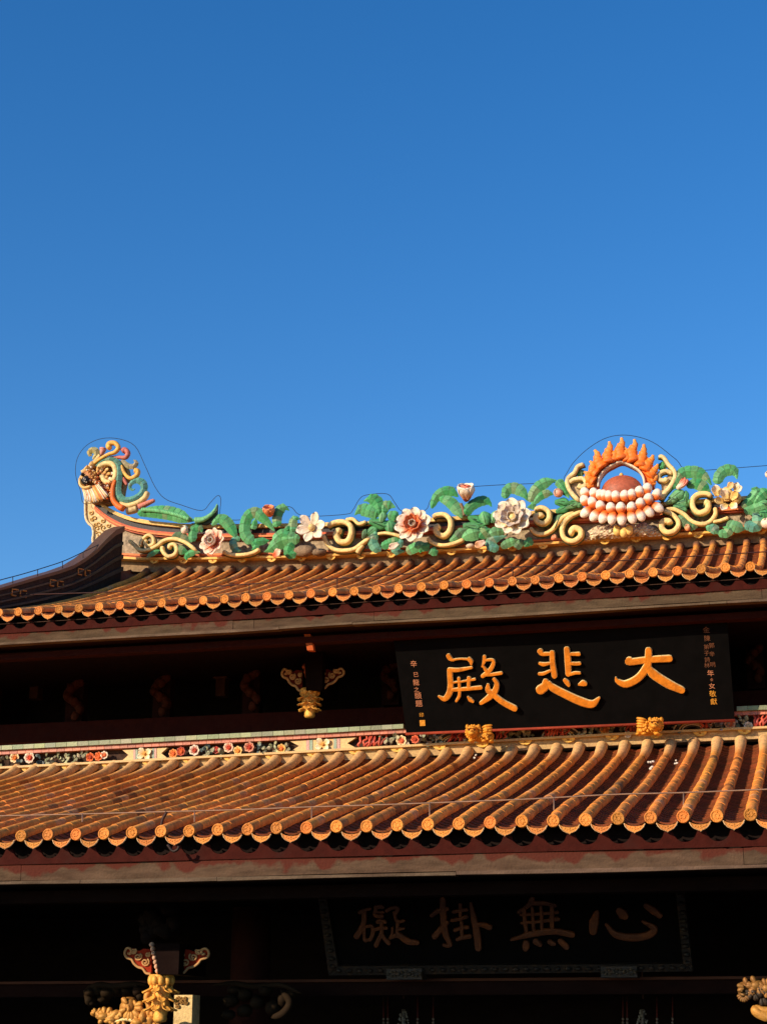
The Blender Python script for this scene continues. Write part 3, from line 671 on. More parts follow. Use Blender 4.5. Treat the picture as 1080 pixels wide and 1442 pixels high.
corbel([(325, 1410, 10, 8, DK), (345, 1402, 9, 8, DK), (362, 1412, 9, 9, DK), (384, 1420, 10, 9, DK), (345, 1424, 10, 8, DK), (322, 1430, 8, 6, DK), (400, 1408, 8, 10, DK), (412, 1400, 8, 6, DK), (374, 1396, 9, 7, DK), (330, 1395, 9, 6, DK)], 15.3, M_DARK, 'carved_corbel',
    [([(300, 1388), (330, 1386), (360, 1390), (395, 1388), (425, 1400)], .025, DK), ([(395, 1395), (408, 1412), (398, 1428), (382, 1434)], .035, DK)])
corbel([(1052, 1391, 9, 8, lin(150, 104, 52)), (1066, 1389, 10, 8, lin(150, 104, 52)), (1080, 1392, 9, 8, lin(150, 104, 52)), (1047, 1401, 6, 8, lin(140, 98, 50)), (1072, 1403, 10, 7, DK), (1062, 1398, 8, 6, DK)], 14.8, M_GOLD, 'carved_corbel',
    [([(1060, 1417), (1066, 1426), (1078, 1432), (1095, 1434)], .045, GD), ([(1061, 1418), (1070, 1422), (1082, 1424), (1096, 1424)], .03, GD)])

# ================================================================= PLAQUES
def stroke(mb, pts, ws, f, k, col, h=.03, off=0., nrm=V((0,-1,0))):
    """a carved brush stroke: centre line pts (photo), half widths ws (photo px)"""
    P = [f(x, y) for x, y in pts]; per = 6; Q = cat(P, per); n = len(Q)
    W = [1.06 * lerp1([(i*per, a) for i, a in enumerate(ws)], i) * k for i in range(n)] if len(pts) > 2 else [ws[0]*k + (ws[-1]-ws[0])*k*i/(n-1) for i in range(n)]
    # rounded ends
    T0 = (Q[0]-Q[1]).normalized(); T1 = (Q[-1]-Q[-2]).normalized()
    Q = [Q[0]+T0*W[0]*.75, Q[0]+T0*W[0]*.5] + Q + [Q[-1]+T1*W[-1]*.5, Q[-1]+T1*W[-1]*.75]; W = [W[0]*.35, W[0]*.8] + W + [W[-1]*.8, W[-1]*.35]
    vs = []; n = len(Q); S_ = [(-1, -.004), (-1, .4), (-.97, .6), (-.80, .96), (-.72, 1.), (0, 1.03), (.72, 1.), (.80, .96), (.97, .6), (1, .4), (1, -.004)]; LIT_RIM = lin(250, 222, 160)  # pale stroke sides paint in light reflected up from the roof below
    for i in range(n):
        T = (Q[min(n-1, i+1)] - Q[max(0, i-1)]).normalized(); sd = T.cross(nrm).normalized()
        for s, z in S_: vs.append(Q[i] + sd*(s*W[i]) + nrm*(off + z*h))
    m = len(S_); fs = [(i*m+j, i*m+j+1, (i+1)*m+j+1, (i+1)*m+j) for i in range(n-1) for j in range(m-1)]
    fs += [tuple(reversed(range(m))), tuple((n-1)*m+j for j in range(m))]
    mb.add(vs, fs, [(mix(col, LIT_RIM, 1 if h > .025 and abs(s) > .9 else 0)) for _ in range(n) for s, z in S_], 0, False)
def char(name, strokes, fm, f, k, col, parent, mt, nrm, h=.03, label=None):
    mb = MB()
    for i, (c, ws) in enumerate(strokes):
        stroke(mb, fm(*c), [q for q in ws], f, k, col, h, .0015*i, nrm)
    o = mb.build(name, mt, parent)
    if label: o['label'] = label
    return o
# --- upper plaque
TILT = rad(26); PN = V((0, -math.cos(TILT), -math.sin(TILT)))
p0 = onY(572, 1033, 18.45)
fP = lambda x, y: onP(x, y, p0, PN)
plaq = empty('name_plaque', p0 + V((1.8, 0, 0)), 'black plaque with three big gilt characters under the upper eave', 'plaque')
mb = MB(); cs = [fP(550, 868), fP(1021, 838), fP(1034.5, 1013.5), fP(572, 1033)]
mb.prism(cs, -PN*.07, (.003, .0027, .0027)); mb.build('board', M_LACQ, plaq)
mb = MB(); mb.tube([fP(571, 1034)+PN*.0, fP(1035, 1014.5)], .016, lin(150, 62, 44), segs=8); mb.build('bottom_edge', M_RED, plaq)
GC = lin(228, 134, 28); K1 = 18.15/F
g3 = fr(7.714, 605, 910); q3 = lambda *a: [x/7.714 for x in a]
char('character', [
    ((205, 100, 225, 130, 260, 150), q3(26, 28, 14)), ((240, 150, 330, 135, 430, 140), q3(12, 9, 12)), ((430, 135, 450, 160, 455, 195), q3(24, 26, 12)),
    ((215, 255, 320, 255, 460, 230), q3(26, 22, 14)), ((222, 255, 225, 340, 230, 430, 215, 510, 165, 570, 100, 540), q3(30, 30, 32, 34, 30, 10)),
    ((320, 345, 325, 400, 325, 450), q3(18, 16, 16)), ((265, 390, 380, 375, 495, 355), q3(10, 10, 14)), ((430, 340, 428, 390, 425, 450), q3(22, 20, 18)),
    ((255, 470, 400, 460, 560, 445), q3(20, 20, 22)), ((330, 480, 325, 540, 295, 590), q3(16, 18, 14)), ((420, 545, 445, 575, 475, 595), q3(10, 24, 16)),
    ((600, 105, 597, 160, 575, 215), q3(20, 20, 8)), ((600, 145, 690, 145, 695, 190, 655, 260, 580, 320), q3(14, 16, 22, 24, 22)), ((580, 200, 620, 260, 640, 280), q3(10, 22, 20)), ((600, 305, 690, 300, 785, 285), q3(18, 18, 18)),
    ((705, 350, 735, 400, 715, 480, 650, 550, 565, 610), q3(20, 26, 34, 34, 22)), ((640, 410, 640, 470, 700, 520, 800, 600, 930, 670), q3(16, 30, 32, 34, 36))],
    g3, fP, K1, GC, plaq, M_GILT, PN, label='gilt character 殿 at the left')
g4 = fr(9, 740, 900); q4 = lambda *a: [x/9 for x in a]
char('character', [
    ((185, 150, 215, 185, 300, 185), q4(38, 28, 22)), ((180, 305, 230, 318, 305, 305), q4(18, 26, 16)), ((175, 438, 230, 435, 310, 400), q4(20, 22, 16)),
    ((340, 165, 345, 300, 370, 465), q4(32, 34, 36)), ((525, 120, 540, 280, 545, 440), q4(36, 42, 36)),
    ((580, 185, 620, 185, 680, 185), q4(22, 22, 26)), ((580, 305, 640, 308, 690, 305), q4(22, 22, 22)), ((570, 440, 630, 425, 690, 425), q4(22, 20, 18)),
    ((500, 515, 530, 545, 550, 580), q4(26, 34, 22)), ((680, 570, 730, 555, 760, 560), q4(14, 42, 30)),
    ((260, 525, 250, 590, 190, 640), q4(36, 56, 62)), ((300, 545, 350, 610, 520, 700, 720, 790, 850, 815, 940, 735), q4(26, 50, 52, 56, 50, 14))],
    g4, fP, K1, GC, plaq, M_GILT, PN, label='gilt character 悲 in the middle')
g5 = fr(8.64, 855, 900); q5 = lambda *a: [x/8.64 for x in a]
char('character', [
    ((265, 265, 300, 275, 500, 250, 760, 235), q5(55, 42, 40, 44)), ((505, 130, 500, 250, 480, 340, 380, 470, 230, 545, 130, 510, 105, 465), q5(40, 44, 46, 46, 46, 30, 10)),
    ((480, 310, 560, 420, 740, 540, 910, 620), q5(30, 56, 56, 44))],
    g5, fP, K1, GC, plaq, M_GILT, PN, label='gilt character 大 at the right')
# small inscriptions: real glyphs turned into mesh and set on the board
def glyph(chx, px, py, hpx, f, k, nrm, col, mt, parent, name='inscription', off=.004):
    cu = bpy.data.curves.new('t', 'FONT'); cu.body = chx; cu.size = 1; cu.extrude = .03; cu.offset = 0; cu.align_x = 'CENTER'; cu.align_y = 'CENTER'
    ob = bpy.data.objects.new('t', cu); C.objects.link(ob); dg = bpy.context.evaluated_depsgraph_get(); ev = ob.evaluated_get(dg); me = ev.to_mesh()
    c = f(px, py); up = f(px-1.2, py-10) - c; up = (up - nrm*up.dot(nrm)).normalized(); rt = f(px+10, py-.4) - c; rt = (rt - nrm*rt.dot(nrm)).normalized(); s = .9*hpx*k
    xs = [v.co.x for v in me.vertices] or [0]; ys = [v.co.y for v in me.vertices] or [0]; mx_, my_ = (min(xs)+max(xs))/2, (min(ys)+max(ys))/2
    vs = [c + rt*((v.co.x-mx_)*s) + up*((v.co.y-my_)*s) + nrm*(off + v.co.z*s*.25) for v in me.vertices]; fs = [tuple(p.vertices) for p in me.polygons]
    ev.to_mesh_clear(); bpy.data.objects.remove(ob); bpy.data.curves.remove(cu); return vs, fs
mb = MB(); IC = lin(206, 136, 98); ICG = lin(232, 160, 56)
for chx, x, y, s in (('辛', 582.5, 935, 12), ('巳', 586, 950, 9), ('龍', 586, 961, 11), ('之', 586.5, 971, 9), ('頤', 589, 980, 12), ('題', 590, 991, 12)):
    mb = MB(); vs, fs = glyph(chx, x, y, s, fP, K1, PN, IC, M_GILT, plaq); mb.add(vs, fs, IC, 0, False); mb.build('small_character', M_GILT, plaq)
mb = MB()
vs, fs = glyph('印', 593.5, 1007, 8, fP, K1, PN, ICG, M_GILT, plaq); mb.add(vs, fs, ICG, 0, False); mb.build('seal', M_GILT, plaq); mb = MB()
mb.prism([fP(591, 1014.5)+PN*.006, fP(598.5, 1014.2)+PN*.006, fP(599, 1022.2)+PN*.006, fP(591.5, 1022.5)+PN*.006], -PN*.005, ICG); mb.build('seal', M_GILT, plaq)
mb = MB()
for chx, x, y, s in (('金', 994.5, 887, 11), ('陳', 996, 899, 10), ('弟', 994.5, 911, 9), ('子', 995, 920, 9), ('詩', 996, 929, 9), ('郭', 1002, 909, 9), ('辛', 1002.5, 921, 9), ('林', 995.5, 937, 9), ('明', 1003.5, 936, 9), ('年', 1000.5, 948, 11), ('仝', 1002, 957, 5), ('女', 1002.5, 966, 10), ('敬', 1003.5, 977, 11), ('獻', 1005, 988, 11)):
    mb = MB(); vs, fs = glyph(chx, x, y, s, fP, K1, PN, IC, M_GILT, plaq); mb.add(vs, fs, lin(120, 76, 52) if y < 945 else IC if y < 970 else ICG, 0, False); mb.build('small_character', M_GILT, plaq)

# --- golden lions holding up the upper plaque
def gold_lion(cx, cy, m, label):
    Y = 18.36; k = Y/F; e = empty('golden_lion', onY(cx, cy+13, Y), label, 'lion carving', 'gilded lion supports below the upper plaque')
    f = lambda u, v, o=0: onY(cx+m*u, cy+v, Y) + V((0, o, 0))
    mb = MB(); c = lin(226, 152, 46)
    mb.blob(f(4, 3, .02), (16*k, .10, 9.5*k), c, 14, 9, j=.04); mb.blob(f(13, 6), (7*k, .08, 6*k), c, 10, 7); mb.blob(f(17, 11, -.03), (4*k, .06, 2.6*k), c, 9, 6); mb.blob(f(8, 11, -.05), (4.5*k, .06, 2.6*k), c, 9, 6); mb.blob(f(-10, 11, -.06), (5*k, .06, 2.8*k), c, 9, 6)
    body = mb.build('body', M_GOLD, e)
    for i, (u, v) in enumerate(((9, -9), (9.5, -5.3), (10, -1.6), (10.5, 2))):
        pass
    mb = MB()
    for i in range(4): mb.tube(cat([f(4, -8+3.6*i, -.05), f(10, -9.5+3.6*i, -.08), f(16, -10.5+3.7*i, -.07), f(19, -11.5+3.8*i, -.05)], 4), bulge(13, .015, .4), c, segs=7)
    mb.build('mane_lock', M_GOLD, e)
    mb = MB(); mb.blob(f(-8, -1, -.08), (9*k, .08, 9*k), c, 14, 9); mb.blob(f(-7.5, 2.5, -.15), (5.2*k, .05, 3.4*k), c, 10, 7); mb.blob(f(-7.5, -.2, -.17), (2.2*k, .03, 2*k), c, 8, 6)
    mb.blob(f(-11.5, -3, -.15), (1.6*k, .02, 1.6*k), lin(90, 40, 10), 8, 6); mb.blob(f(-4, -3, -.15), (1.6*k, .02, 1.6*k), lin(90, 40, 10), 8, 6)
    mb.tube(cat([f(-14, -6, -.13), f(-11, -5.4, -.16), f(-8, -6, -.16), f(-5, -5.4, -.16), f(-1.5, -6, -.13)], 3), .014, c, segs=6)
    mb.blob(f(-16, -9, -.05), (3*k, .04, 4*k), c, 8, 6); mb.blob(f(0, -9, -.05), (3*k, .04, 4*k), c, 8, 6)
    for q in range(18):
        a = 6.283*q/18; mb.blob(f(-8+9.6*math.cos(a), -1+9.6*math.sin(a), -.06), 2.1*k, c, 7, 5)
    mb.build('head', M_GOLD, e)
    mb = MB()
    for q in range(14): mb.blob(f(random.uniform(-2, 14), random.uniform(-6, 9), -.09), random.uniform(1.4, 2.4)*k, c, 7, 5)
    mb.build('curls', M_GOLD, e)
gold_lion(675.5, 1034, 1, 'small golden lion below the plaque, head at its left, left of the pair')
gold_lion(916, 1024, -1, 'small golden lion below the plaque, head at its right, right of the pair')

# --- lower plaque, deep in shade
T2 = rad(20); N2 = V((0, -math.cos(T2), -math.sin(T2))); p2 = onY(470, 1371, 15.5); fL = lambda x, y: onP(x, y, p2, N2); K2 = 15.3/F
pl2 = empty('hall_plaque', p2 + V((1.5, 0, 0)), 'dark framed plaque with four dull characters in shade below the lower eave', 'plaque')
mb = MB(); mb.prism([fL(452, 1232), fL(948, 1218), fL(966, 1358), fL(472, 1366)], -N2*.05, (.003, .0025, .0025)); mb.build('board', M_LACQ, pl2)
def bar(a, b, c, d, col):
    mb = MB(); mb.prism([fL(*a)+N2*.05, fL(*b)+N2*.05, fL(*c)+N2*.05, fL(*d)+N2*.05], -N2*.11, col); return mb
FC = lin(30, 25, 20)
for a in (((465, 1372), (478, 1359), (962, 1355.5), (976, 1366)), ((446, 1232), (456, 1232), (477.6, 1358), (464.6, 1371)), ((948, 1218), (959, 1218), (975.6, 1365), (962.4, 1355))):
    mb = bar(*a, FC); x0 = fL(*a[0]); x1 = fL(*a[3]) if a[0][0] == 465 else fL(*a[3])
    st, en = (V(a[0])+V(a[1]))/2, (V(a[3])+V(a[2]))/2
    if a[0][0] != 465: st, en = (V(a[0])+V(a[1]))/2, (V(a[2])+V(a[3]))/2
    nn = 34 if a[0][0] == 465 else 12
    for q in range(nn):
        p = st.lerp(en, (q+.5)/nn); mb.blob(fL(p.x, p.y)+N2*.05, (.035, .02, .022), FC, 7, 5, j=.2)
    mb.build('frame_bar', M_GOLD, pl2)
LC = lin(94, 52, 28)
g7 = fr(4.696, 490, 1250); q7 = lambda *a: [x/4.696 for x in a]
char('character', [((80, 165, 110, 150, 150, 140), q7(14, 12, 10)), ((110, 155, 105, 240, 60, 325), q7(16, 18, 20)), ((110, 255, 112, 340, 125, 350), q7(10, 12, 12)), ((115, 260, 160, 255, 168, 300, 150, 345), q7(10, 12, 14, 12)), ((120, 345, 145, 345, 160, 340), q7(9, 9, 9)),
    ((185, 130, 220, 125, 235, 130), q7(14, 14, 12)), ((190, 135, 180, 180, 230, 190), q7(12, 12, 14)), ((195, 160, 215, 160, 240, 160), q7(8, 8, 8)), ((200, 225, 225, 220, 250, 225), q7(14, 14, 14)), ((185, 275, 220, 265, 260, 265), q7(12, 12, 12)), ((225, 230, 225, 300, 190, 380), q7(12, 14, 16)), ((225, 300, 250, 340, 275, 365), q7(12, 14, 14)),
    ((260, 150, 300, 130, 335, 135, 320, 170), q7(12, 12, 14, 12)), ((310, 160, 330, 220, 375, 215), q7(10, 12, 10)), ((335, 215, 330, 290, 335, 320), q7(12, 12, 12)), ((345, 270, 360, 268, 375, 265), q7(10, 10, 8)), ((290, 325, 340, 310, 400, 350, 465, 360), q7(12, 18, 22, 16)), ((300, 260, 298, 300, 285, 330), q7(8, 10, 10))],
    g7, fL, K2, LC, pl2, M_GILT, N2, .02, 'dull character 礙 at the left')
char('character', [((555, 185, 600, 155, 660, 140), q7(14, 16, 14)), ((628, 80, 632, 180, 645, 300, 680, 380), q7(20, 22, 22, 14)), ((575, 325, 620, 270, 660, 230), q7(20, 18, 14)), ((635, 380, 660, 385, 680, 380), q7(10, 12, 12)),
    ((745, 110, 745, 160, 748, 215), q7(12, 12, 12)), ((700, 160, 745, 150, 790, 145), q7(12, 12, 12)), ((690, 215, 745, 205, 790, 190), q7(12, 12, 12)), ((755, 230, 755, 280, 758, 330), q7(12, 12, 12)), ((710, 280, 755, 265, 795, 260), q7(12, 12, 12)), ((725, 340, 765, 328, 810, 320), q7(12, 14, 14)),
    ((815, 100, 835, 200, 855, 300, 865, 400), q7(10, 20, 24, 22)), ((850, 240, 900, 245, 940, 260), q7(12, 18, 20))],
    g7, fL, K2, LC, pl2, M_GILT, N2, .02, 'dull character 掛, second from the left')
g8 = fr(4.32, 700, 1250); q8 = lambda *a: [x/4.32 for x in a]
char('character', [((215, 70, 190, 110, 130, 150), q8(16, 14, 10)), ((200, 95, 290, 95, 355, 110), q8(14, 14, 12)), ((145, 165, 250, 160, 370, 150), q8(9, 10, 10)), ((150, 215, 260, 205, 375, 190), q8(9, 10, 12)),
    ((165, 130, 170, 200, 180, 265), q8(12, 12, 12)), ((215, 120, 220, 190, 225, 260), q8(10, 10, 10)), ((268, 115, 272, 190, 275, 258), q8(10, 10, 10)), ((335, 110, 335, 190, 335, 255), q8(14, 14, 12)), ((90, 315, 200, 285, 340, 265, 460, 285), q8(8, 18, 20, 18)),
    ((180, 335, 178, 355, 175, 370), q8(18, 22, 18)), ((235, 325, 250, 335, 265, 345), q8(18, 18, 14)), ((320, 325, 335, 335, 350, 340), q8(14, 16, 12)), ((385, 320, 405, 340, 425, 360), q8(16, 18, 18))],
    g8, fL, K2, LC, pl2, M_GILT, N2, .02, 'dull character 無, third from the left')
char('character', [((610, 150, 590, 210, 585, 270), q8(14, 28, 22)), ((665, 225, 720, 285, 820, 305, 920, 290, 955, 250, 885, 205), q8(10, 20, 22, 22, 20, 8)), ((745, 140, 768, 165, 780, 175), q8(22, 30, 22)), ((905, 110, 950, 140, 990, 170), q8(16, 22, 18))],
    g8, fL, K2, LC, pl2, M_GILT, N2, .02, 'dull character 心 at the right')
for x0, x1, y, lb_ in ((544, 594, 1372.5, 'carved bracket block under the dark plaque, near its left corner'), (845.5, 897, 1369.5, 'carved bracket block under the dark plaque, near its right corner')):
    mb = MB(); a = onY(x0, y-7.5, 15.4); b = onY(x1, y+7.5, 15.4); mb.box((a.x, 15.4, b.z), (b.x, 15.6, a.z), lin(44, 38, 31))
    mid = (a+b)/2
    for q in range(10):
        for s in (-1, 1): mb.blob((a.x+(b.x-a.x)*(q+.5)/10, 15.395, mid.z+s*.02*math.sin(q)), (.016, .012, .012), lin(72, 63, 50), 7, 5, j=.2)
    tag(mb.build('plaque_support', M_GOLD), lb_, 'plaque support', 'supports under the lower plaque')
# --- hanging lamps just visible at the bottom of the doorway
for x, lb_ in ((568, 'crystal hanging lamp with red cords in the dark hall, left of two'), (905, 'crystal hanging lamp with red cords in the dark hall, right of two')):
    Y = 16.6; e = empty('hanging_lamp', onY(x, 1500, Y), lb_, 'lamp', 'hanging lamps in the hall'); k = Y/F
    mb = MB(); top = onY(x, 1392, Y)
    mb.tube([V((top.x, Y, zL-.4)), V((top.x, Y, top.z-.1))], .008, lin(90, 60, 40), segs=6); mb.build('chain', M_WIRE, e)
    mb = MB()
    for q in range(90):
        v = random.random(); a = random.uniform(0, 6.28); r = (3+10*v)*k; mb.blob(onY(x, 1424+45*v, Y)+V((r*math.cos(a), r*math.sin(a), 0)), random.uniform(.006, .012), lin(150, 146, 134), 6, 4)
    mb.tube([onY(x, 1422, Y), onY(x, 1470, Y)], .018, lin(110, 100, 90), segs=7); mb.build('crystal_drops', M_GLAZE, e)
    for s in (-28, -22, 20, 42):
        mb = MB(); mb.tube([onY(x+s, 1404, Y), onY(x+s, 1442+random.uniform(0, 10), Y)], .006, lin(90, 22, 16), segs=6)
        for q in range(4): mb.blob(onY(x+s, 1436+5*q, Y), .012, lin(130, 118, 104), 7, 5)
        mb.build('tassel_cord', M_GLAZE, e)

# ================================================================= RIDGE ORNAMENTS
OY = 25.30                     # ornaments stand a hand's breadth in front of the ridge wall
PX = OY/F                      # metres per photo pixel there
def rpt(x, y, dy=0.): return onY(x, y, OY + dy)
CRM, GRN, LGR, DGR, TEAL = lin(244, 210, 138), lin(60, 142, 84), lin(112, 178, 122), lin(84, 108, 78), lin(86, 142, 130)
ORG, PNK, WPK, WHI, PYL = lin(240, 112, 34), lin(206, 116, 104), lin(240, 206, 182), lin(240, 226, 204), lin(244, 206, 130)
def thing(mb, name, label, ct, group=None, mt=None):
    return tag(mb.build(name, mt or M_GLAZE), label, ct, group)
def scroll(pts_list, r, label, dy=0, col=CRM, name='scroll_vine'):
    e = None; mb = MB(); bk = MB()
    for pts, ra in pts_list:
        P = cat([rpt(x, y, dy) for x, y in pts], 7); n = len(P)
        rr = [ra[0]*PX + (ra[1]-ra[0])*PX*i/(n-1) for i in range(n)]
        mb.tube(P, [a*b for a, b in zip(rr, bulge(n, 1, .06))], lambda t: jit(col, .04), dr=1.5, segs=16, sq=.55)
        bk.tube([p + V((0, .07, 0)) for p in P], [a*1.22 for a in rr], lambda t: jit(DGR, .08), dr=1.2, segs=8)
    o = thing(mb, name, label, 'scroll', 'cream scroll vines on the ridge'); bk.build('green_backing', M_GLAZE, o); return o
def segleaf(mb, pts, r0, rm, r1, nseg, ca=GRN, cb=LGR, dy=0., dr=.8, tipw=0):
    """a curling leaf pieced together from straight glazed sections, thin joints between them"""
    P = cat([rpt(x, y, dy) for x, y in pts], 10); n = len(P); nseg = max(3, int(nseg*(.75 if nseg < 20 else .9)))
    def pos(t): q = max(0, min(.9999, t))*(n-1); a = int(q); return P[a].lerp(P[a+1], q-a)
    def rad_(t):
        r = r0 + (rm-r0)*math.sin(min(1, t*2)*1.571) if t < .5 else rm + (r1-rm)*(1-math.cos((t-.5)*3.1416))
        return 1.18*r*PX*(math.sqrt(max(.3, t/.04)) if t < .04 else 1)*((1-t)/.3*.85+.15 if t > .7 else 1)
    tone = random.random(); vs = []; cs = []; rings = []; SEC = [(-1.18, .02), (-.62, -.42), (0, -.80), (.62, -.42), (1.18, .02), (0, .40)]; sg = len(SEC)
    for j in range(nseg):
        a, b = j/nseg, (j+1)/nseg; pa, pb = pos(a), pos(b); c = jit(mix(ca, cb, max(0, min(1, .5*tone + random.uniform(-.35, .5)))), .16)
        if random.random() < .12: c = mix(c, lin(150, 146, 110), .5)
        for s_, k in ((.0, .92), (.05, 1.), (.5, 1.03), (.95, 1.), (1., .92)):
            rings.append((pa.lerp(pb, s_), rad_(a+(b-a)*s_)*k, mix(c, lin(70, 84, 60), .5) if k == .92 else c))
    m = len(rings)
    for i, (p, r, c) in enumerate(rings):
        q0 = rings[max(0, i-2)][0]; q1_ = rings[min(m-1, i+2)][0]; T = (q1_-q0).normalized(); B = V((0,1,0)); B = (B - T*T.y).normalized(); N = T.cross(B)
        for x_, y_ in SEC:
            vs.append(p + N*(r*x_) + B*(r*dr*y_)); cs.append(c if abs(x_) < 1 else mix(c, LGR, .3))
    fs = [(i*sg+k, i*sg+(k+1) % sg, (i+1)*sg+(k+1) % sg, (i+1)*sg+k) for i in range(m-1) for k in range(sg)]
    fs += [tuple(reversed(range(sg))), tuple((m-1)*sg+k for k in range(sg))]
    mb.add(vs, fs, cs, 0, False)
def flower(cx, cy, R, rings, center, label, dy=-.1, tilt=(0, 0), name='ceramic_flower', wid=.38, group='ceramic flowers on the ridge', asp=1.):
    """rings: (n, length, lift, colour at base, colour at tip, phase)"""
    c = rpt(cx, cy, dy); r = R*PX; e = empty(name, c, label, 'flower', group); N = V((tilt[0], -1, tilt[1])).normalized()
    Xa = V((0,0,1)).cross(N); Xa = -Xa.normalized() if Xa.x < 0 else Xa.normalized(); Za = Xa.cross(N); Za = Za if Za.z > 0 else -Za
    for n, ln, lift, cb, ct, ph in rings:
        for k in range(n):
            a = 6.283*(k+ph)/n + random.uniform(-.06, .06); d = Xa*math.cos(a)*math.cos(lift) + Za*(math.sin(a)*math.cos(lift)*asp) + N*math.sin(lift); nn = N*math.cos(lift) - (Xa*math.cos(a)+Za*math.sin(a))*math.sin(lift)
            mb = MB(); mb.petal(c + d*(r*.10), d, nn, r*ln*random.uniform(.93, 1.05), r*ln*wid*random.uniform(.9, 1.1), .34, jit(cb, .06), jit(ct, .06), th=.016)
            mb.build('petal', M_GLAZE, e)
    if center:
        mb = MB(); mb.blob(c + N*.05, (r*.24, r*.24, r*.26), center, 12, 8, j=.03); mb.build('flower_centre', M_GLAZE, e)
    return e
def bud(cx, cy, rx, rz, lean, cb, ct, label, dy=-.03, name='ceramic_bud', ct2='bud'):
    mb = MB(); c = rpt(cx, cy, dy); A = Matrix.Rotation(lean, 3, 'Y')
    mb.blob(c, (rx*PX, rx*PX*.9, rz*PX), cb, 12, 9, ax=A, fn=lambda t: mix(cb, ct, max(0, min(1, .5+t*.8))))
    for s in (-1, 1): mb.petal(c - A @ V((s*rx*PX*.3, 0, rz*PX*.9)), A @ V((s*.25, -.35, 1)), V((0,-1,0)), rz*PX*1.9, rx*PX*.75, .35, cb, ct, th=.012)
    return thing(mb, name, label, ct2, 'ceramic buds on the ridge')
def frond(specs, label, name='leaf_spray', group='green leaf sprays on the ridge', curl=()):
    e = empty(name, rpt(specs[0][0][0][0], specs[0][0][0][1]), label, 'leaves', group)
    for pts, r0, rm, r1, n, *o in specs:
        mb = MB(); kw = o[0] if o else {}; segleaf(mb, pts, r0, rm, r1, n, **kw); mb.build('leaf', M_GLAZE, e)
    return e
def lobes(seq, label, name='leaf_cluster', group='leaf clusters on the ridge'):
    """rounded glazed leaves: (x, y, rx, rz, lean, colour)"""
    e = empty(name, rpt(seq[0][0], seq[0][1]+8), label, 'leaves', group)
    for x, y, rx, rz, ln, c in seq:
        mb = MB(); long_ = rx > rz; d = V((math.cos(ln), -.25, -math.sin(ln))) if long_ else V((math.sin(ln), -.25, math.cos(ln))); L_, W_ = (rx, rz) if long_ else (rz, rx)
        mb.petal(rpt(x, y, random.uniform(-.06, .0)) - d*(L_*PX), d, V((0,-1,0)), 2.15*L_*PX, 1.12*W_*PX, -.55, mix(c, DGR, .25), mix(c, LGR, .35), th=.05, nu=9, nv=8)
        mb.tube(cat([rpt(x, y, -.075) - d*(L_*PX*.9), rpt(x, y, -.115), rpt(x, y, -.06) + d*(L_*PX*.85)], 4), bulge(9, .010, .4), mix(c, DGR, .4), segs=6); mb.build('leaf', M_GLAZE, e)
    return e

# 1 beast-head finial on the upswept ridge end
f1 = fr(9, 100, 610); q1 = 1/9
fin = empty('ridge_finial', rpt(140, 712), 'colourful beast-head finial with curling mane on the left ridge tip', 'finial')
def ft(nm, pts, r, col, dy=0., dr=1.2, seg=0, taper=(1, 1), cb=None, sq=.8):
    mb = MB(); PP = f1(*pts)
    if seg: segleaf(mb, PP, 1.1*r*q1*taper[0], 1.1*r*q1, 1.1*r*q1*taper[1], seg, col, cb or col, dy, dr)
    else:
        P = cat([rpt(x, y, dy) for x, y in PP], 7); n = len(P); mb.tube(P, [a*(taper[0]+(taper[1]-taper[0])*i/(n-1)) for i, a in enumerate(bulge(n, 1.32*r*q1*PX, .08))], lambda t: jit(col, .05), dr=dr, segs=12, sq=sq)
    return mb.build(nm, M_GLAZE, fin)
ft('spiral_tail', (320,420, 420,352, 530,338, 598,390, 612,480, 606,600, 590,720, 612,805, 690,858, 800,838, 895,775, 932,685, 900,618, 830,598, 765,632, 745,690, 785,722, 812,700), 36, TEAL, -.05, 1.1, 34, (.7, .9), lin(120, 176, 160))
ft('inner_band', (330,445, 430,388, 520,392, 562,450, 568,540, 522,608, 450,622, 402,560, 405,520), 30, lin(236, 206, 140), -.04)
ft('orange_band', (566,590, 534,690, 532,830, 600,925, 680,962), 38, ORG, -.08, taper=(.5, 1))
ft('outer_band', (610,888, 720,918, 850,882, 940,812, 972,735), 30, lin(236, 200, 136), -.02)
ft('mane_curl', (275,395, 380,322, 470,272, 560,240, 602,180, 562,128, 495,130, 478,170, 510,192), 30, lin(238, 178, 84), -.06, taper=(.5, 1.1))
ft('mane_curl', (470,312, 600,306, 690,308, 722,252, 685,214, 648,242), 36, PNK, 0, taper=(.4, 1))
ft('mane_curl', (280,335, 335,275, 312,215, 250,215, 232,268, 268,282), 32, lin(196, 176, 120), -.02, 1.2, 9)
ft('mane_curl', (640,345, 715,412, 795,425, 832,372, 792,338), 26, lin(176, 160, 130), 0, 1.2, 9)
ft('mane_curl', (632,395, 682,510, 750,572, 828,540, 846,482, 800,478), 30, lin(240, 180, 84), -.04, taper=(.5, 1.05))
ft('mane_bud', (655,570, 690,620, 712,660), 26, PNK, 0, taper=(1, .5)); ft('mane_bud', (370,290, 400,230, 408,185), 38, lin(222, 150, 136), .02, taper=(.5, 1))
ft('tail_bud', (850,945, 960,892, 1068,846), 36, lin(214, 128, 108), 0, taper=(1, .5)); ft('tail_bud', (700,990, 780,975, 850,950), 40, lin(206, 176, 124), .02)
mb = MB(); mb.prism([rpt(*p, .07) for p in f1(150,520, 200,440, 280,375, 400,325, 520,318, 620,345, 700,430, 730,560, 680,600, 655,700, 640,800, 560,880, 420,900, 250,880, 160,780, 118,640)], V((0,.16,0)), lin(186, 142, 88))
mb.build('backing_slab', M_PLAST, fin)
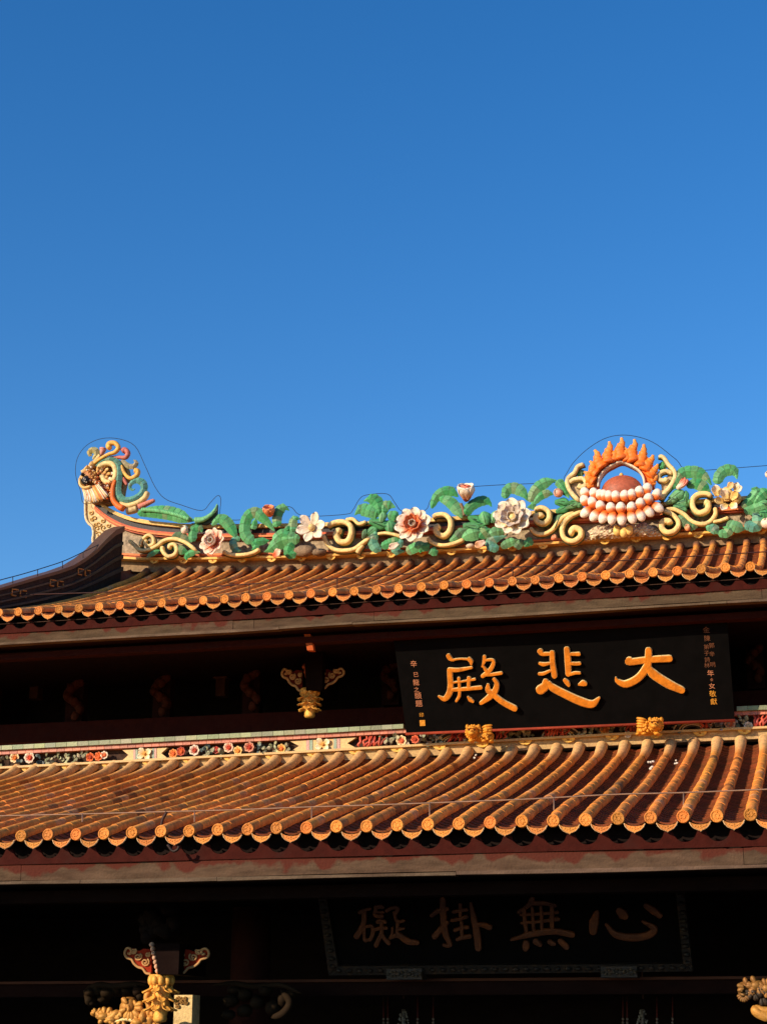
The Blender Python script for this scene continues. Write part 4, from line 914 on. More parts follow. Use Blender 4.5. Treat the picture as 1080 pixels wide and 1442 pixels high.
mb = MB(); SK = lin(226, 178, 110)
for x, y, rx, rz, c in ((250, 560, 120, 130, lin(196, 130, 78)), (330, 620, 70, 90, lin(150, 84, 52)), (165, 600, 62, 90, SK), (230, 470, 70, 60, SK), (290, 410, 60, 60, lin(214, 170, 100)), (200, 720, 60, 70, SK), (400, 720, 110, 100, lin(150, 80, 56)), (280, 800, 100, 70, SK)):
    mb.blob(rpt(*f1(x, y)[0], .03), (rx*q1*PX, .13, rz*q1*PX), c, 14, 9, j=.05)
for k in range(80):
    x = random.uniform(170, 350) if k < 46 else random.uniform(300, 500); y = random.uniform(400, 690) if k < 46 else random.uniform(600, 830); mb.blob(rpt(*f1(x, y)[0], -.11), (random.uniform(9, 20)*q1*PX, .03, random.uniform(9, 20)*q1*PX), jit(random.choice([SK, ORG, SK, WHI, lin(206, 120, 70), lin(236, 190, 110)]), .1), 7, 5)
mb.build('head', M_GLAZE, fin)
mb = MB()                      # cream and gold feathers fanning out from the cheek
for ring_, (rr, nn) in enumerate(((95, 9), (160, 13), (225, 15))):
    for k in range(nn):
        a = -2.2 + 3.9*k/(nn-1); x, y = 345+rr*.62*math.cos(a), 590-rr*.95*math.sin(a)
        if 420 < x < 520 and 430 < y < 520: continue
        mb.petal(rpt(*f1(x, y)[0], -.02-.02*(2-ring_)), V((math.cos(a), -.25, math.sin(a))), V((0,-1,0)), 78*q1*PX, 24*q1*PX, -.4, jit(random.choice([lin(216, 150, 84), lin(196, 112, 60)]), .1), jit(random.choice([lin(240, 206, 140), WHI, lin(232, 180, 100)]), .08), th=.02, nu=6, nv=5)
for k in range(14):
    t = k/13; x, y = 165+190*t, 500-185*t + 20*math.sin(3.1*t); a = 2.5 - .7*t
    mb.petal(rpt(*f1(x, y)[0], -.06), V((math.cos(a), -.2, math.sin(a))), V((0,-1,0)), 62*q1*PX, 20*q1*PX, -.4, lin(206, 140, 80), jit(random.choice([lin(240, 206, 140), lin(216, 170, 100), lin(226, 190, 130)]), .1), th=.02, nu=6, nv=5)
mb.build('feathers', M_GLAZE, fin)
mb = MB(); mb.blob(rpt(*f1(185, 600)[0], -.13), (64*q1*PX, .06, 66*q1*PX), lin(22, 22, 32), 14, 9); mb.blob(rpt(*f1(145, 522)[0], -.10), (26*q1*PX, .04, 26*q1*PX), lin(22, 22, 30), 10, 7)
for x, y in ((165, 570), (182, 585), (195, 620), (172, 612)): mb.blob(rpt(*f1(x, y)[0], -.19), 9*q1*PX, WHI, 7, 5)  # white beads painted in as glints on the glossy eye
mb.build('eye', M_GLAZE, fin)
ft('mouth_rim', (112,560, 118,650, 170,692, 255,672), 15, lin(240, 196, 120), -.16)
mb = MB()
for k in range(26):
    t = k/25; x0, y0 = 150+190*t, 715-75*t; x1, y1 = 175+300*t, 860-55*t+random.uniform(-12, 12)+40*math.sin(3.1*t)
    mb.tube(cat([rpt(*f1(x0, y0)[0], -.13), rpt(*f1((x0+x1)/2+10, (y0+y1)/2+14)[0], -.17), rpt(*f1(x1, y1)[0], -.15)], 6), bulge(13, .013, .5), jit(random.choice([WHI, lin(240, 190, 110), WHI, lin(226, 140, 70)]), .08), segs=7)
mb.build('beard', M_GLAZE, fin)

# 2 long scaly leaf lying on the ridge
f2 = fr(6.75, 180, 680)
e = empty('scaly_leaf', rpt(230, 722), 'long scaly green leaf along the ridge top with upturned pointed tip', 'leaf')
mb = MB(); segleaf(mb, f2(95,290, 200,278, 330,278, 450,300, 560,345, 640,358), 3.5, 8.2, 5, 17, GRN, lin(110, 190, 120), -.05, .9)
for i in range(30):
    t = i/29; x = 140+430*t; y = 265+85*t*t-10; mb.blob(rpt(*f2(x, y)[0], -.12+.02*t), (3*PX, .03, 3.6*PX), jit(lin(112, 190, 124), .12), 8, 6)
mb.build('leaf_body', M_GLAZE, e)
mb = MB(); P = f2(640,358, 720,345, 790,300, 835,240, 848,200); Q = cat([rpt(x, y, -.05) for x, y in P], 7); mb.tube(Q, [5.5*PX*(1-.85*i/(len(Q)-1)) for i in range(len(Q))], lambda t: jit(LGR, .12), dr=.8, segs=9)
mb.prism([rpt(*p, .0) for p in f2(600,385, 700,375, 800,310, 850,205, 848,300, 800,370, 740,395)], V((0,.06,0)), lin(54, 70, 52)); mb.build('leaf_tip', M_GLAZE, e)
# 3 scroll at the left end with its small leaves
scroll([(f2(5,545, 60,590, 110,640, 190,640, 280,600, 350,550, 450,535, 560,575, 660,650), (2.6, 3.2)), (f2(120,610, 130,560, 190,500, 240,520, 245,580, 200,600, 165,575, 185,540), (2.6, 2.6)), (f2(330,600, 335,650, 380,700, 440,690, 470,640, 450,590, 405,595, 395,635), (3.2, 3))], 3, 'cream double scroll at the left end under the upswept ridge')
frond([(f2(180,710, 240,665, 310,640), 1, 3.5, 2, 5), (f2(440,600, 500,640, 580,660), 2, 5, 2, 5), (f2(560,735, 560,690, 620,660, 690,660), 1, 4, 3, 6)], 'small green leaflets under the leftmost cream scroll')
frond([(f2(420,510, 480,495, 540,520, 600,570), 2, 4.5, 4, 6, dict(ca=DGR)), (f2(620,560, 615,480, 640,430, 690,435, 705,470), 5, 5.4, 3.5, 8)], 'green curled leaf rising left of the pink lotus with grey heart')
bud(260, 746, 6, 7, .2, WPK, WHI, 'round white bud left of the pink lotus with grey heart')
# 4 first lotus
flower(302, 764, 21, [(9, 1.0, .18, lin(236, 130, 84), WPK, 0), (7, .72, .8, lin(226, 96, 56), lin(208, 176, 156), .4), (5, .55, 1.15, lin(206, 120, 90), lin(190, 178, 160), 0)], None, 'leftmost pink and orange lotus with grey tulip-shaped heart', tilt=(-.25, .1), dy=-.14)
frond([(f2(800,405, 850,350, 900,340, 960,395, 1010,480, 1035,540), 2, 6.5, 5, 9), (f2(1070,530, 1010,540, 1000,590, 1030,640, 1080,640), 3, 4.5, 3, 8, dict(ca=TEAL, cb=LGR))], 'drooping green stem right of the leftmost lotus')
scroll([(f2(905,650, 960,680, 1060,690, 1180,672, 1260,630), (3, 3))], 3, 'plain cream vine right of the leftmost lotus')
# 6 arch and foliage
f3 = fr(6.75, 320, 690)
frond([(f3(250,490, 175,440, 165,340, 200,240, 270,210, 330,255, 400,330, 450,390), 6, 6.6, 5.5, 14), (f3(245,375, 260,320, 270,265), 4, 3.5, 2, 5), (f3(480,350, 470,280, 490,200, 540,165, 590,195), 5, 6, 3, 9), (f3(620,400, 620,330, 640,275, 690,275), 6, 5, 3, 7), (f3(590,390, 565,340), 6, 6, 5, 3)], 'arched green stems around the red bud on the left part of the ridge')
frond([(f3(690,470, 600,470, 500,500, 420,560, 350,590), 5, 8, 3, 10, dict(ca=lin(88, 150, 92))), (f3(240,490, 280,540, 230,570), 4, 4, 2, 4), (f3(620,500, 580,560, 590,610, 640,610, 655,585), 6, 5.5, 3, 8), (f3(440,490, 520,420, 600,440, 680,480), 5, 7, 5, 7), (f3(250,500, 320,490, 400,480), 4, 4.5, 3, 6)], 'spreading green foliage below the red bud')
flower(381, 728, 18, [(5, 1.0, 1.0, lin(232, 110, 60), lin(240, 150, 100), 0), (4, .8, 1.2, lin(150, 46, 30), lin(180, 60, 40), .5)], None, 'open red-orange bud upright among arched green stems', tilt=(0, 1.1), dy=-.04, wid=.45)
mb = MB(); mb.petal(rpt(385, 784, -.1), V((1, -.3, .6)), V((0,-1,0)), 17*PX, 6*PX, .4, lin(220, 100, 60), WPK); thing(mb, 'fallen_petal', 'orange and white petal under the green foliage, left part', 'petal', 'loose petals on the ridge')
# 7 white flower
flower(440, 744, 23, [(6, 1.0, .2, lin(226, 206, 180), WHI, .2)], lin(216, 184, 120), 'white six-petalled flower with tan centre left of a cream spiral', dy=-.16, wid=.34)
mb = MB(); mb.blob(rpt(428, 776, .04), (16*PX, .1, 9*PX), lin(150, 128, 104), 12, 8, j=.12); mb.blob(rpt(450, 778, .04), (12*PX, .1, 6*PX), lin(140, 118, 96), 12, 8, j=.12); thing(mb, 'garden_rock', 'rough grey rock below the white six-petalled flower', 'rock', None, M_PLAST)
# 8 spiral
f4 = fr(6.75, 460, 690)
scroll([(f4(10,355, 60,320, 150,305, 225,340, 235,420, 200,490, 130,495, 95,440, 110,395, 145,400), (3.6, 5)), (f4(-35,420, 0,500, 60,560, 150,580, 260,565, 340,510, 420,450), (3.2, 3.2)), (f4(180,290, 250,280, 310,325, 380,300), (3, 2.4)), (f4(350,520, 310,570, 290,605), (2.6, 3.4))], 3, 'cream spiral right of the white six-petalled flower')
# 9 leaf fan
frond([(f4(500,230, 420,205, 330,185, 265,240), 6.5, 7.5, 3, 9), (f4(510,240, 490,130, 430,85, 350,105), 6, 7, 3, 9), (f4(545,230, 545,160, 590,145, 655,165), 5, 6, 3.5, 7), (f4(580,245, 640,245, 690,260), 5, 6, 4, 5)], 'green leaf fan rising above the ridge beside the orange lotus')
lobes([(530, 735, 13, 8, .3, GRN), (548, 742, 9, 9, 0, lin(60, 140, 84)), (537, 728, 6, 8, .2, LGR), (521, 748, 9, 7, -.5, lin(84, 150, 100)), (512, 752, 4, 7, .3, DGR)], 'rounded green leaves at the foot of the leaf fan')
# 10 orange lotus
flower(583, 740, 26, [(10, 1.0, .12, ORG, WHI, .3), (8, .7, .75, lin(226, 84, 40), lin(226, 130, 84), 0), (6, .52, 1.15, lin(196, 150, 120), lin(200, 180, 156), .4)], lin(150, 112, 90), 'large orange lotus with white petal tips and grey heart', dy=-.18, wid=.35, tilt=(0, .05))
# 11 low foliage under it
scroll([(f4(480,420, 560,412, 640,425, 720,450), (2.2, 2.8))], 3, 'short cream stem running into the large orange lotus')
frond([(f4(490,430, 440,450, 440,520, 490,570, 520,550), 5, 5.5, 4, 9, dict(ca=TEAL)), (f4(520,540, 620,500, 720,480), 4, 5.5, 4, 8), (f4(730,500, 660,520, 660,580, 740,585), 5, 5, 4, 8, dict(ca=TEAL)), (f4(760,590, 860,540, 960,520), 5, 6, 4, 8), (f4(980,540, 900,545, 890,600), 5, 5, 3, 6), (f4(990,560, 1020,590, 1060,580), 5, 5, 4, 5)], 'low curling green foliage under the large orange lotus')
mb = MB(); mb.petal(rpt(561, 765, -.1), V((-.75, -.2, -.55)), V((0,-1,0)), 17*PX, 5.5*PX, .4, WHI, WPK); thing(mb, 'fallen_petal', 'white drop-shaped petal in the low foliage under the orange lotus', 'petal', 'loose petals on the ridge')
# 12 spiral
f5 = fr(6.75, 590, 670)
scroll([(f5(130,400, 170,375, 250,375, 300,430, 295,520, 240,575, 175,550, 170,500, 205,480), (3.2, 5)), (f5(80,590, 130,640, 230,665, 340,645, 430,605), (3, 3))], 3, 'cream spiral between the large orange lotus and the green leaves')
# 13 high fronds and tulip bud
frond([(f5(120,310, 150,230, 190,175, 270,140, 330,165, 370,200), 2.5, 6, 5.5, 9), (f5(190,210, 260,225, 330,280, 380,350, 410,400), 4, 6.5, 5, 9), (f5(440,370, 470,310, 530,265, 600,235, 660,250, 690,295), 6, 6, 3, 10)], 'tall green fronds arching either side of the white and red tulip')
flower(657, 705, 25, [(5, 1., 1.0, lin(236, 170, 140), WHI, .1), (4, .95, 1.25, lin(170, 50, 34), lin(226, 120, 90), .5)], lin(120, 34, 26), 'white tulip with deep red inside above the ridge', tilt=(.1, 1.2), dy=-.04, wid=.5)
mb = MB(); P = f5(395,265, 420,320, 430,380); mb.tube(cat([rpt(x, y) for x, y in P], 5), 2.6*PX, lin(120, 96, 70), segs=8); thing(mb, 'flower_stem', 'brown stem below the white and red tulip', 'stem')
# 14 leaf cluster
lobes([(666, 730, 9, 7, .5, lin(58, 150, 84)), (682, 730, 9, 10, -.2, lin(84, 164, 100)), (662, 740, 12, 7.5, .2, lin(72, 140, 88)), (676, 738, 6, 5, 0, GRN), (695, 728, 6, 9, .3, LGR), (700, 722, 6, 5, 0, lin(120, 180, 120))], 'cluster of glossy round green leaves left of the yellow and white flower')
frond([(f5(290,620, 350,590, 400,530, 460,510), 2, 5, 4, 7, dict(ca=DGR)), (f5(410,600, 480,560, 560,540, 590,520), 3, 8, 5, 6, dict(ca=lin(84, 138, 88))), (f5(570,590, 620,540, 690,510), 4, 7, 4, 5), (f5(650,580, 720,540, 830,530), 5, 6.5, 5, 7, dict(ca=DGR)), (f5(760,690, 690,680, 680,620, 740,590, 830,575), 4, 6, 4, 9, dict(ca=TEAL)), (f5(780,680, 850,640, 950,605), 3, 5, 3, 7, dict(ca=DGR)), (f5(920,690, 960,640, 1000,610), 5, 4.5, 3, 5, dict(ca=DGR)), (f5(1080,610, 1030,640, 1050,670), 5, 5, 3, 5)], 'long trailing green leaves under the yellow and white flower')
mb = MB(); mb.petal(rpt(683, 762, -.08), V((-.9, -.2, -.6)), V((0,-1,0)), 18*PX, 6*PX, .3, WPK, lin(232, 170, 120)); mb.blob(rpt(662, 769, 0), (7*PX, .06, 4*PX), lin(214, 190, 160), 9, 6, j=.1); thing(mb, 'fallen_petal', 'pale pink petal left of the low teal leaf curl', 'petal', 'loose petals on the ridge')
# 15 yellow and white flower
frond([(f5(825,215, 825,150, 870,115, 940,125, 1000,175, 1040,240), 4, 6.5, 5, 10)], 'green hoop-shaped frond above the yellow and white flower')
flower(722, 730, 27, [(9, 1.0, .15, PYL, WHI, .25), (7, .78, .6, lin(200, 180, 160), lin(206, 190, 178), .1), (4, .5, 1.0, lin(220, 200, 170), lin(206, 190, 170), .5)], lin(240, 210, 140), 'big yellow and white flower with upright grey back petals', dy=-.18, wid=.37, tilt=(0, .05))
# 16 spiral
f6 = fr(6.75, 690, 660)
scroll([(f6(420,395, 490,372, 555,410, 560,480, 510,525, 450,505, 440,460, 480,445, 500,470), (3.4, 4.6)), (f6(380,560, 430,615, 510,625, 590,585, 650,510, 720,450, 810,420), (3, 3))], 3, 'cream spiral right of the yellow and white flower')
frond([(f6(385,320, 410,240, 470,165, 550,125, 630,110), 4, 6.5, 5, 10), (f6(640,110, 680,160, 720,220, 750,280), 5, 5, 3, 7), (f6(420,330, 470,265, 540,235, 600,245), 3, 5, 4, 8), (f6(390,340, 400,350, 440,330), 6, 5, 3, 3)], 'two green fronds arching left of the flaming pearl')
bud(786, 694, 7, 7.5, -.8, lin(232, 150, 120), lin(214, 176, 156), 'pink bud left of the flaming pearl')
lobes([(789, 706, 9, 7, .1, lin(70, 160, 96)), (803, 707, 8, 4, -.1, GRN), (790, 717, 9, 5.5, -.3, lin(60, 152, 90)), (803, 712, 10, 4, -.3, lin(120, 176, 120)), (785, 735, 8, 12, .5, DGR), (812, 708, 7, 6, 0, lin(110, 170, 116))], 'green bud-like leaves left of the flaming pearl')
bud(780, 757, 4, 5, .6, lin(226, 130, 90), lin(240, 170, 130), 'tiny pink bud under the spiral left of the flaming pearl')
# 17, 18 scrolls under and beside the flaming pearl
scroll([(f6(890,400, 780,450, 710,510, 685,590, 710,665, 790,695, 860,650, 860,590, 805,570, 775,605, 800,620), (3, 5))], 3, 'cream spiral under the left side of the flaming pearl')
f7 = fr(6.353, 790, 600)
scroll([(f7(210,340, 150,365, 120,420, 65,470, 60,530, 95,600, 170,680), (3, 3.4)), (f7(70,510, 120,480, 200,475, 225,520, 190,550, 150,530), (3, 4))], 3, 'upright cream scroll on the left of the flaming pearl', col=lin(232, 206, 146))
scroll([(f7(870,268, 920,285, 960,345, 1010,400, 1020,460, 980,540, 930,600, 890,660), (3, 3.4)), (f7(1000,430, 940,405, 880,430, 880,480, 930,490, 950,465), (3, 3.6))], 3, 'upright cream scroll on the right of the flaming pearl', col=lin(232, 206, 146))
for sx, lb_ in ((0, 'weathered plaster slab behind the left upright scroll'), (1, 'weathered plaster slab behind the right upright scroll')):
    mb = MB(); pts = f7(75,500, 150,480, 215,520, 205,600, 180,660, 110,600) if not sx else f7(890,500, 960,440, 1010,450, 975,540, 920,620, 880,640, 900,560)
    mb.prism([rpt(x, y, .05) for x, y in pts], V((0,.1,0)), lin(190, 164, 130)); thing(mb, 'plaster_slab', lb_, 'slab', 'plaster slabs beside the flaming pearl', M_PLAST)
frond([(f7(150,450, 180,420, 200,440), 3, 5, 3, 4, dict(dy=.06))], 'green sprig tucked behind the left upright scroll', 'leaf_sprig'); frond([(f7(880,390, 910,360, 940,380), 3, 6, 4, 4, dict(dy=.06))], 'green sprig tucked behind the right upright scroll', 'leaf_sprig')
# 19 flaming pearl
fp = empty('flaming_pearl', rpt(875, 762), 'orange flaming pearl on a tiered lotus at the middle of the ridge', 'ridge ornament')
mb = MB(); AR = f7(335,548, 342,470, 395,395, 465,352, 540,322, 618,352, 690,395, 735,455, 752,535)
AO = f7(222,560, 228,462, 290,366, 395,284, 540,244, 676,280, 782,362, 832,440, 830,540)
pi_, po = cat([rpt(x, y, -.02) for x, y in AR], 5), cat([rpt(x, y, -.02) for x, y in AO], 5)
vs = []
for a, b in zip(pi_, po): vs += [a, b, b + V((0,.2,0)), a + V((0,.2,0))]
fs = []
for i in range(len(pi_)-1):
    a = 4*i; b = a+4; fs += [(a, b, b+1, a+1), (a+1, b+1, b+2, a+2), (a+2, b+2, b+3, a+3), (a+3, b+3, b, a)]
fs += [(0, 1, 2, 3), (len(vs)-1, len(vs)-2, len(vs)-3, len(vs)-4)]
mb.add(vs, fs, [jit(lin(242, 122, 28), .05) for _ in vs], 0, False); mb.build('flame_halo', M_GLAZE, fp)
mb = MB(); mb.tube([p + V((0,.0,0)) for p in pi_], 1.9*PX, lin(232, 214, 186), dr=3.0, segs=10, sq=.7); mb.build('halo_rim', M_GLAZE, fp)
for pts in ((290,520, 250,530, 215,500), (300,500, 255,465, 205,408), (325,430, 285,390, 258,312), (375,375, 335,300, 300,212), (425,330, 425,250, 432,138), (480,310, 495,240, 505,200), (540,300, 535,200, 540,104), (600,310, 585,240, 570,190), (650,320, 640,220, 656,118), (712,365, 735,270, 742,162), (750,400, 790,330, 824,258), (785,455, 830,410, 866,340), (790,510, 830,490, 862,440), (780,540, 820,520, 850,500)):
    P = f7(*pts); Q = [rpt(x, y, -.07) for x, y in P]
    # a wavering tongue
    d = (Q[2]-Q[0]); sd = V((-d.z, 0, d.x)).normalized(); R_ = cat([Q[0], Q[1] + sd*.012, Q[0].lerp(Q[2], .72) - sd*.012, Q[2]], 6)
    n = len(R_); L_ = (Q[2]-Q[0]).length; mb = MB(); mb.tube(R_, [min(.105, L_*.36)*(1-.82*(i/(n-1))**1.1)*(1+.13*math.sin(i*1.5)) for i in range(n)], lambda t: jit(mix(lin(240, 110, 22), lin(246, 160, 66), t), .05), dr=.75, segs=12)
    mb.build('flame_tongue', M_GLAZE, fp)
mb = MB(); c = rpt(*f7(546, 590)[0], .08); mb.blob(c, (196/6.353*PX, .24, 160/6.353*PX), lin(176, 92, 64), 24, 16); mb.blob(c + V((0, 0, 160/6.353*PX)), (.035, .035, .05), lin(226, 190, 110), 10, 7); mb.build('pearl', M_GLAZE, fp)
mb = MB(); mb.blob(rpt(*f7(540, 690)[0], .10), (315/6.353*PX, .26, 120/6.353*PX), lin(226, 110, 52), 24, 12); mb.build('lotus_bowl', M_GLAZE, fp)
WH2 = lin(244, 226, 206); OR2 = lin(240, 116, 38)
for row, seq in enumerate((((215, 585), (297, 590), (352, 605), (385, 608), (428, 615), (490, 617), (570, 612), (632, 602), (700, 575), (770, 548)), ((213, 655), (282, 672), (353, 705), (446, 722), (535, 720), (630, 718), (709, 682), (780, 640), (856, 600)), ((225, 785), (303, 815), (380, 830), (458, 838), (543, 845), (633, 832), (708, 812), (780, 778), (862, 742)))):
    for x, y in seq:
        u = (x-540)/330; dy = -.14 - .12*(1-u*u) - (.03 if row else 0) ; r = 46/6.353*PX
        mb = MB(); X_, Y_ = f7(x, y)[0]
        if row < 2:
            A = Matrix.Rotation(u*.35, 3, 'Y'); c = rpt(X_, Y_+2, dy)
            mb.blob(c, (r, r*.9, r*1.28), WH2, 11, 10, ax=A, fn=lambda t: mix(OR2, WH2, max(0, min(1, (t+.38)*2.6))))
        else:
            A = Matrix.Rotation(-u*.9, 3, 'Y'); c = rpt(X_, Y_-2.5, dy)
            mb.blob(c, (r*.98, r*.75, r*1.45), WH2, 11, 10, ax=A, fn=lambda t: mix(WH2, OR2, max(0, min(1, (t-.0)*2.6))))
        mb.build('lotus_petal', M_GLAZE, fp)
for x, y in ((500, 935), (560, 950), (610, 930)):
    mb = MB(); mb.blob(rpt(*f7(x, y)[0], -.12), (38/6.353*PX, .06, 52/6.353*PX), lin(240, 200, 116), 10, 8); mb.build('base_petal', M_GLAZE, fp)
mb = MB(); NX, NZ = 40, 12; vs = []; cs = []
for j in range(NZ+1):
    for i in range(NX+1):
        x = 205+690*i/NX; ed = min(1, 5*i/NX, 5*(1-i/NX)); v = j/NZ
        y = 1000 - (60 + 62*ed)*v - (x-540)*.055
        pnt = rpt(*f7(x, y)[0], .10 - .16*math.sin(math.pi*min(1, v*.9+.1))*ed + random.uniform(-.025, .025)); pnt.z += random.uniform(-.012, .012); vs.append(pnt); cs.append(jit(lin(226, 204, 172), .16))
mb.add(vs, [(j*(NX+1)+i, j*(NX+1)+i+1, (j+1)*(NX+1)+i+1, (j+1)*(NX+1)+i) for j in range(NZ) for i in range(NX)], cs, 0, False)
thing(mb, 'plaster_mound', 'rough whitish plaster mound under the flaming pearl', 'plaster', None, M_PLAST)
# 20.. right part
f8 = fr(6.75, 920, 640)
lobes([(951, 697, 11, 8, -.5, LGR), (960, 707, 10, 7, -.2, lin(112, 176, 124)), (956, 714, 9, 6, .4, lin(96, 166, 112)), (944, 704, 8, 5, -.5, lin(140, 190, 140)), (966, 700, 4, 9, 0, GRN)], 'pale green fan leaf right of the flaming pearl')
bud(961, 682, 5, 11, .95, lin(240, 214, 190), lin(226, 130, 110), 'pink-tipped white bud right of the flaming pearl')
frond([(f8(170,330, 220,250, 260,190, 330,165, 420,170, 500,215, 550,290), 4, 7, 5.5, 12), (f8(320,310, 380,275, 440,285, 500,330, 545,350), 3.5, 6.5, 4, 9), (f8(610,280, 620,210, 670,155, 740,145, 780,180, 795,235), 5, 6.5, 3.5, 10)], 'green fronds arching between the flaming pearl and the cream flower')
scroll([(f8(90,540, 160,560, 220,610, 240,670, 200,730, 130,745, 80,700, 90,645, 145,640, 160,670), (3, 5))], 3, 'cream spiral under the right side of the flaming pearl')
scroll([(f8(560,400, 500,375, 420,385, 372,440, 385,520, 440,560, 510,530, 520,470, 480,455), (3.4, 4.6)), (f8(110,525, 200,525, 290,570, 370,640, 460,665, 540,640, 590,570, 585,500), (3, 3.2)), (f8(560,645, 640,630, 720,600), (2.4, 2.6))], 3, 'large cream spiral left of the cream flower cluster')
frond([(f8(240,580, 300,640, 380,680, 420,690), 3, 6, 4, 7, dict(ca=DGR)), (f8(500,700, 560,690, 590,730, 540,740), 5, 5, 3, 7, dict(ca=TEAL)), (f8(620,740, 690,755, 720,710, 660,690), 4, 5, 3, 7), (f8(700,650, 790,690, 880,715), 4, 6, 2, 8, dict(ca=DGR))], 'low grey-green leaves below the large right spiral')
bud(968, 743, 4.2, 5.5, 0, lin(236, 150, 96), lin(240, 190, 150), 'tiny orange bud below the large right spiral')
e = empty('ceramic_flower', rpt(1025, 712), 'cream flower cluster with open shell-like petals near the right edge', 'flower', 'ceramic flowers on the ridge')
for x, y, L_, a, c0, c1 in ((606, 398, 17, 1.65, PYL, WHI), (672, 450, 15, 3.05, lin(226, 180, 100), lin(232, 196, 130)), (700, 470, 15, 4.1, lin(232, 190, 110), WHI), (730, 470, 15, 5.5, lin(232, 190, 110), WHI), (700, 430, 17, 1.9, PYL, WHI), (740, 430, 15, .75, PYL, lin(236, 190, 110)), (705, 330, 13, .7, lin(214, 180, 120), lin(220, 190, 140)), (770, 350, 14, .3, lin(220, 190, 130), WHI), (680, 400, 14, 2.2, WHI, PYL), (775, 345, 13, 1.1, WHI, WHI)):
    mb = MB(); P_ = f8(x, y)[0]; mb.petal(rpt(*P_, -.10), V((math.cos(a), -.35, math.sin(a))), V((0,-1,0)), L_*PX, L_*.40*PX, .5, c0, c1, th=.016); mb.build('petal', M_GLAZE, e)
mb = MB(); mb.blob(rpt(*f8(700, 372)[0], -.05), (9*PX, .09, 10*PX), PYL, 12, 8, j=.06); mb.blob(rpt(*f8(790, 415)[0], -.06), (7*PX, .08, 9*PX), lin(236, 190, 110), 12, 8, j=.05); mb.build('flower_centre', M_GLAZE, e)
frond([(f8(840,500, 900,460, 960,400, 990,340, 930,325), 3, 6, 5, 9), (f8(960,470, 1010,400, 1060,360, 1110,330), 4, 6.5, 4, 8), (f8(860,530, 960,520, 1060,480, 1130,460), 4, 7, 4, 8, dict(ca=lin(84, 150, 98))), (f8(870,660, 960,690, 1000,640, 980,570, 900,550), 5, 6.5, 4, 11, dict(ca=TEAL)), (f8(1000,560, 1060,570, 1120,540), 5, 7, 5, 6)], 'dense green foliage at the right edge of the photo')
lobes([(1077, 708, 7, 5, .3, LGR), (1072, 718, 8, 6, 0, GRN), (1064, 722, 8, 5, .3, lin(88, 150, 100)), (1090, 700, 8, 8, 0, GRN)], 'round green leaves at the right edge of the photo')
bud(1080, 737, 9, 8, .3, WPK, WHI, 'white petal bud on the base moulding at the right edge'); bud(1081, 668, 4, 5, 0, WPK, WHI, 'small white bud high at the right edge')
# ridge continues out of frame
scroll([(f8(1150,600, 1220,640, 1300,620, 1360,540, 1340,460, 1270,450, 1240,510, 1290,530), (3, 4.6))], 3, 'cream spiral beyond the green foliage at the right')

# ================================================================= LIGHTNING WIRES
def wire(pts3, r, col, name, label, stands=()):
    mb = MB(); mb.tube(pts3, r, col, segs=6, ax=V((0,1,0)))
    o = tag(mb.build(name, M_WIRE), label, 'wire', None)
    for a, b in stands:
        mb = MB(); mb.tube([a, b], r*.95, col, segs=6); mb.build('wire_stand', M_WIRE, o)
    return o
BK = lin(34, 36, 46)
RW = [(137, 706), (118, 709), (113, 690), (106.5, 668), (109, 645), (122, 627), (143, 617.5), (168, 618), (190, 628), (204, 655), (218, 685), (232, 702), (255, 711), (284, 719), (296, 708), (306, 698), (311, 703), (310, 729), (322, 732), (343, 731), (360, 719), (378, 714.5), (408, 713.5), (420, 724), (440, 727), (488, 724), (497, 718), (506, 703), (516, 697), (545, 695.5), (556, 708), (567, 720), (598, 719), (607, 703), (624, 689.5), (700, 683), (785, 679), (795, 671), (806, 653), (825, 634), (850, 618), (875, 612.5), (902, 616), (925, 626), (952, 647), (975, 662), (1080, 655.5), (1300, 640)]
wire(cat([rpt(x, y, .06) for x, y in RW], 4), .005, BK, 'lightning_wire', 'thin dark lightning wire looping over the ridge ornaments')
hp = [(-30, 826), (0, 817), (30, 809), (60, 800), (90, 790), (118, 777), (143, 765)]
wire(cat([onX(x, y, HXR) for x, y in hp], 4), .007, BK, 'lightning_wire', 'thin wire on short posts along the dark hip ridge', [(onX(x, y, HXR), onX(x, y2, HXR)) for x, y, y2 in ((18, 812.5, 823), (53, 802.5, 813), (88, 791, 802), (117, 777.5, 788))])
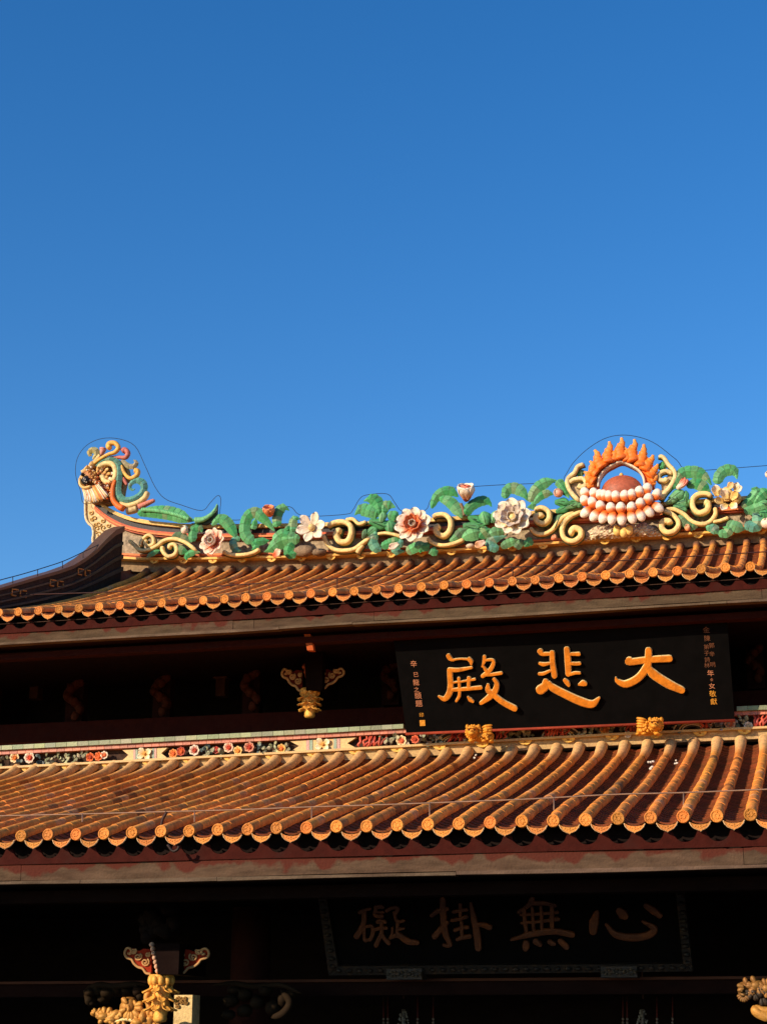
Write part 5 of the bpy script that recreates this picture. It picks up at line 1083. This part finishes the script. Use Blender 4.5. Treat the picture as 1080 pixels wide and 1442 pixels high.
wire(cat([onY(x, y, 21.4) for x, y in ((-60, 840), (90, 836), (200, 831.5), (420, 818.5), (640, 804), (860, 790.5), (1080, 777), (1250, 767))], 6), .008, lin(60, 28, 20), 'lightning_wire', 'thin dark wire across the upper tile rows', [(onY(x, y, 21.4), onY(x, y+14, 21.4)) for x, y in ((351, 823), (475, 815.5), (722, 800))])
lw = [(-60, 1151), (0, 1149.5), (110, 1147), (220, 1144), (330, 1141), (420, 1137.5), (530, 1134), (640, 1130), (750, 1125.5), (860, 1119.5), (970, 1116.5), (1080, 1112), (1250, 1106)]
wire(cat([onY(x, y, 13.9) for x, y in lw], 5), .0065, lin(150, 116, 92), 'lightning_wire', 'pale wire on thin posts above the lower eave', [(onY(x, y, 13.9), onY(x, y2, 13.75)) for x, y, y2 in ((116, 1147, 1158), (274, 1142.5, 1158), (439, 1137, 1157), (605, 1131, 1154), (780, 1124, 1142), (962.5, 1117, 1139))])
mb = MB(); P = cat([onY(x, y, 13.6) for x, y in ((235, 1144), (229, 1155), (227, 1168), (226.5, 1190))], 5); mb.tube(P, .013, lin(52, 26, 20), segs=7)
dl = tag(mb.build('down_lead', M_WIRE), 'dark bent down-lead hanging over the lower eave edge at the left', 'cable'); mb = MB()
P = cat([onY(x, y, 13.2) for x, y in ((236, 1190), (243, 1199), (250, 1197), (252, 1192))], 4); mb.tube(P, .012, lin(40, 24, 20), segs=7)
mb.build('hook', M_WIRE, dl)
for i, (x, y, Y, lb_) in enumerate(((917, 1076, 16.9, 'larger white scrap lying on the lower tiles at the right'), (915, 1086, 16.4, 'small white scrap lying below the larger one on the tiles'), (952.5, 1077.5, 16.8, 'white scrap alone in a tile gutter, rightmost'), (671, 1068.5, 18.0, 'white lump at the top of a tile row under the left golden lion'))):
    Y = 13.5                  # walk back along the sight line until it meets the tiles
    while Y < 18.7 and onY(x, y, Y).z > lerp1(LP, Y) - .02: Y += .02
    mb = MB(); p = onY(x, y, Y) + V((0, 0, .012))
    for q in range(5 if i == 0 else 3): mb.blob(p + V((random.uniform(-.03, .03), random.uniform(-.03, .03), random.uniform(-.01, .03))), (random.uniform(.010, .022), .012, random.uniform(.007, .014)), lin(226, 216, 200), 7, 5, j=.2)
    tag(mb.build('white_scrap', M_MORTAR), lb_, 'scrap', 'white scraps on the lower roof')
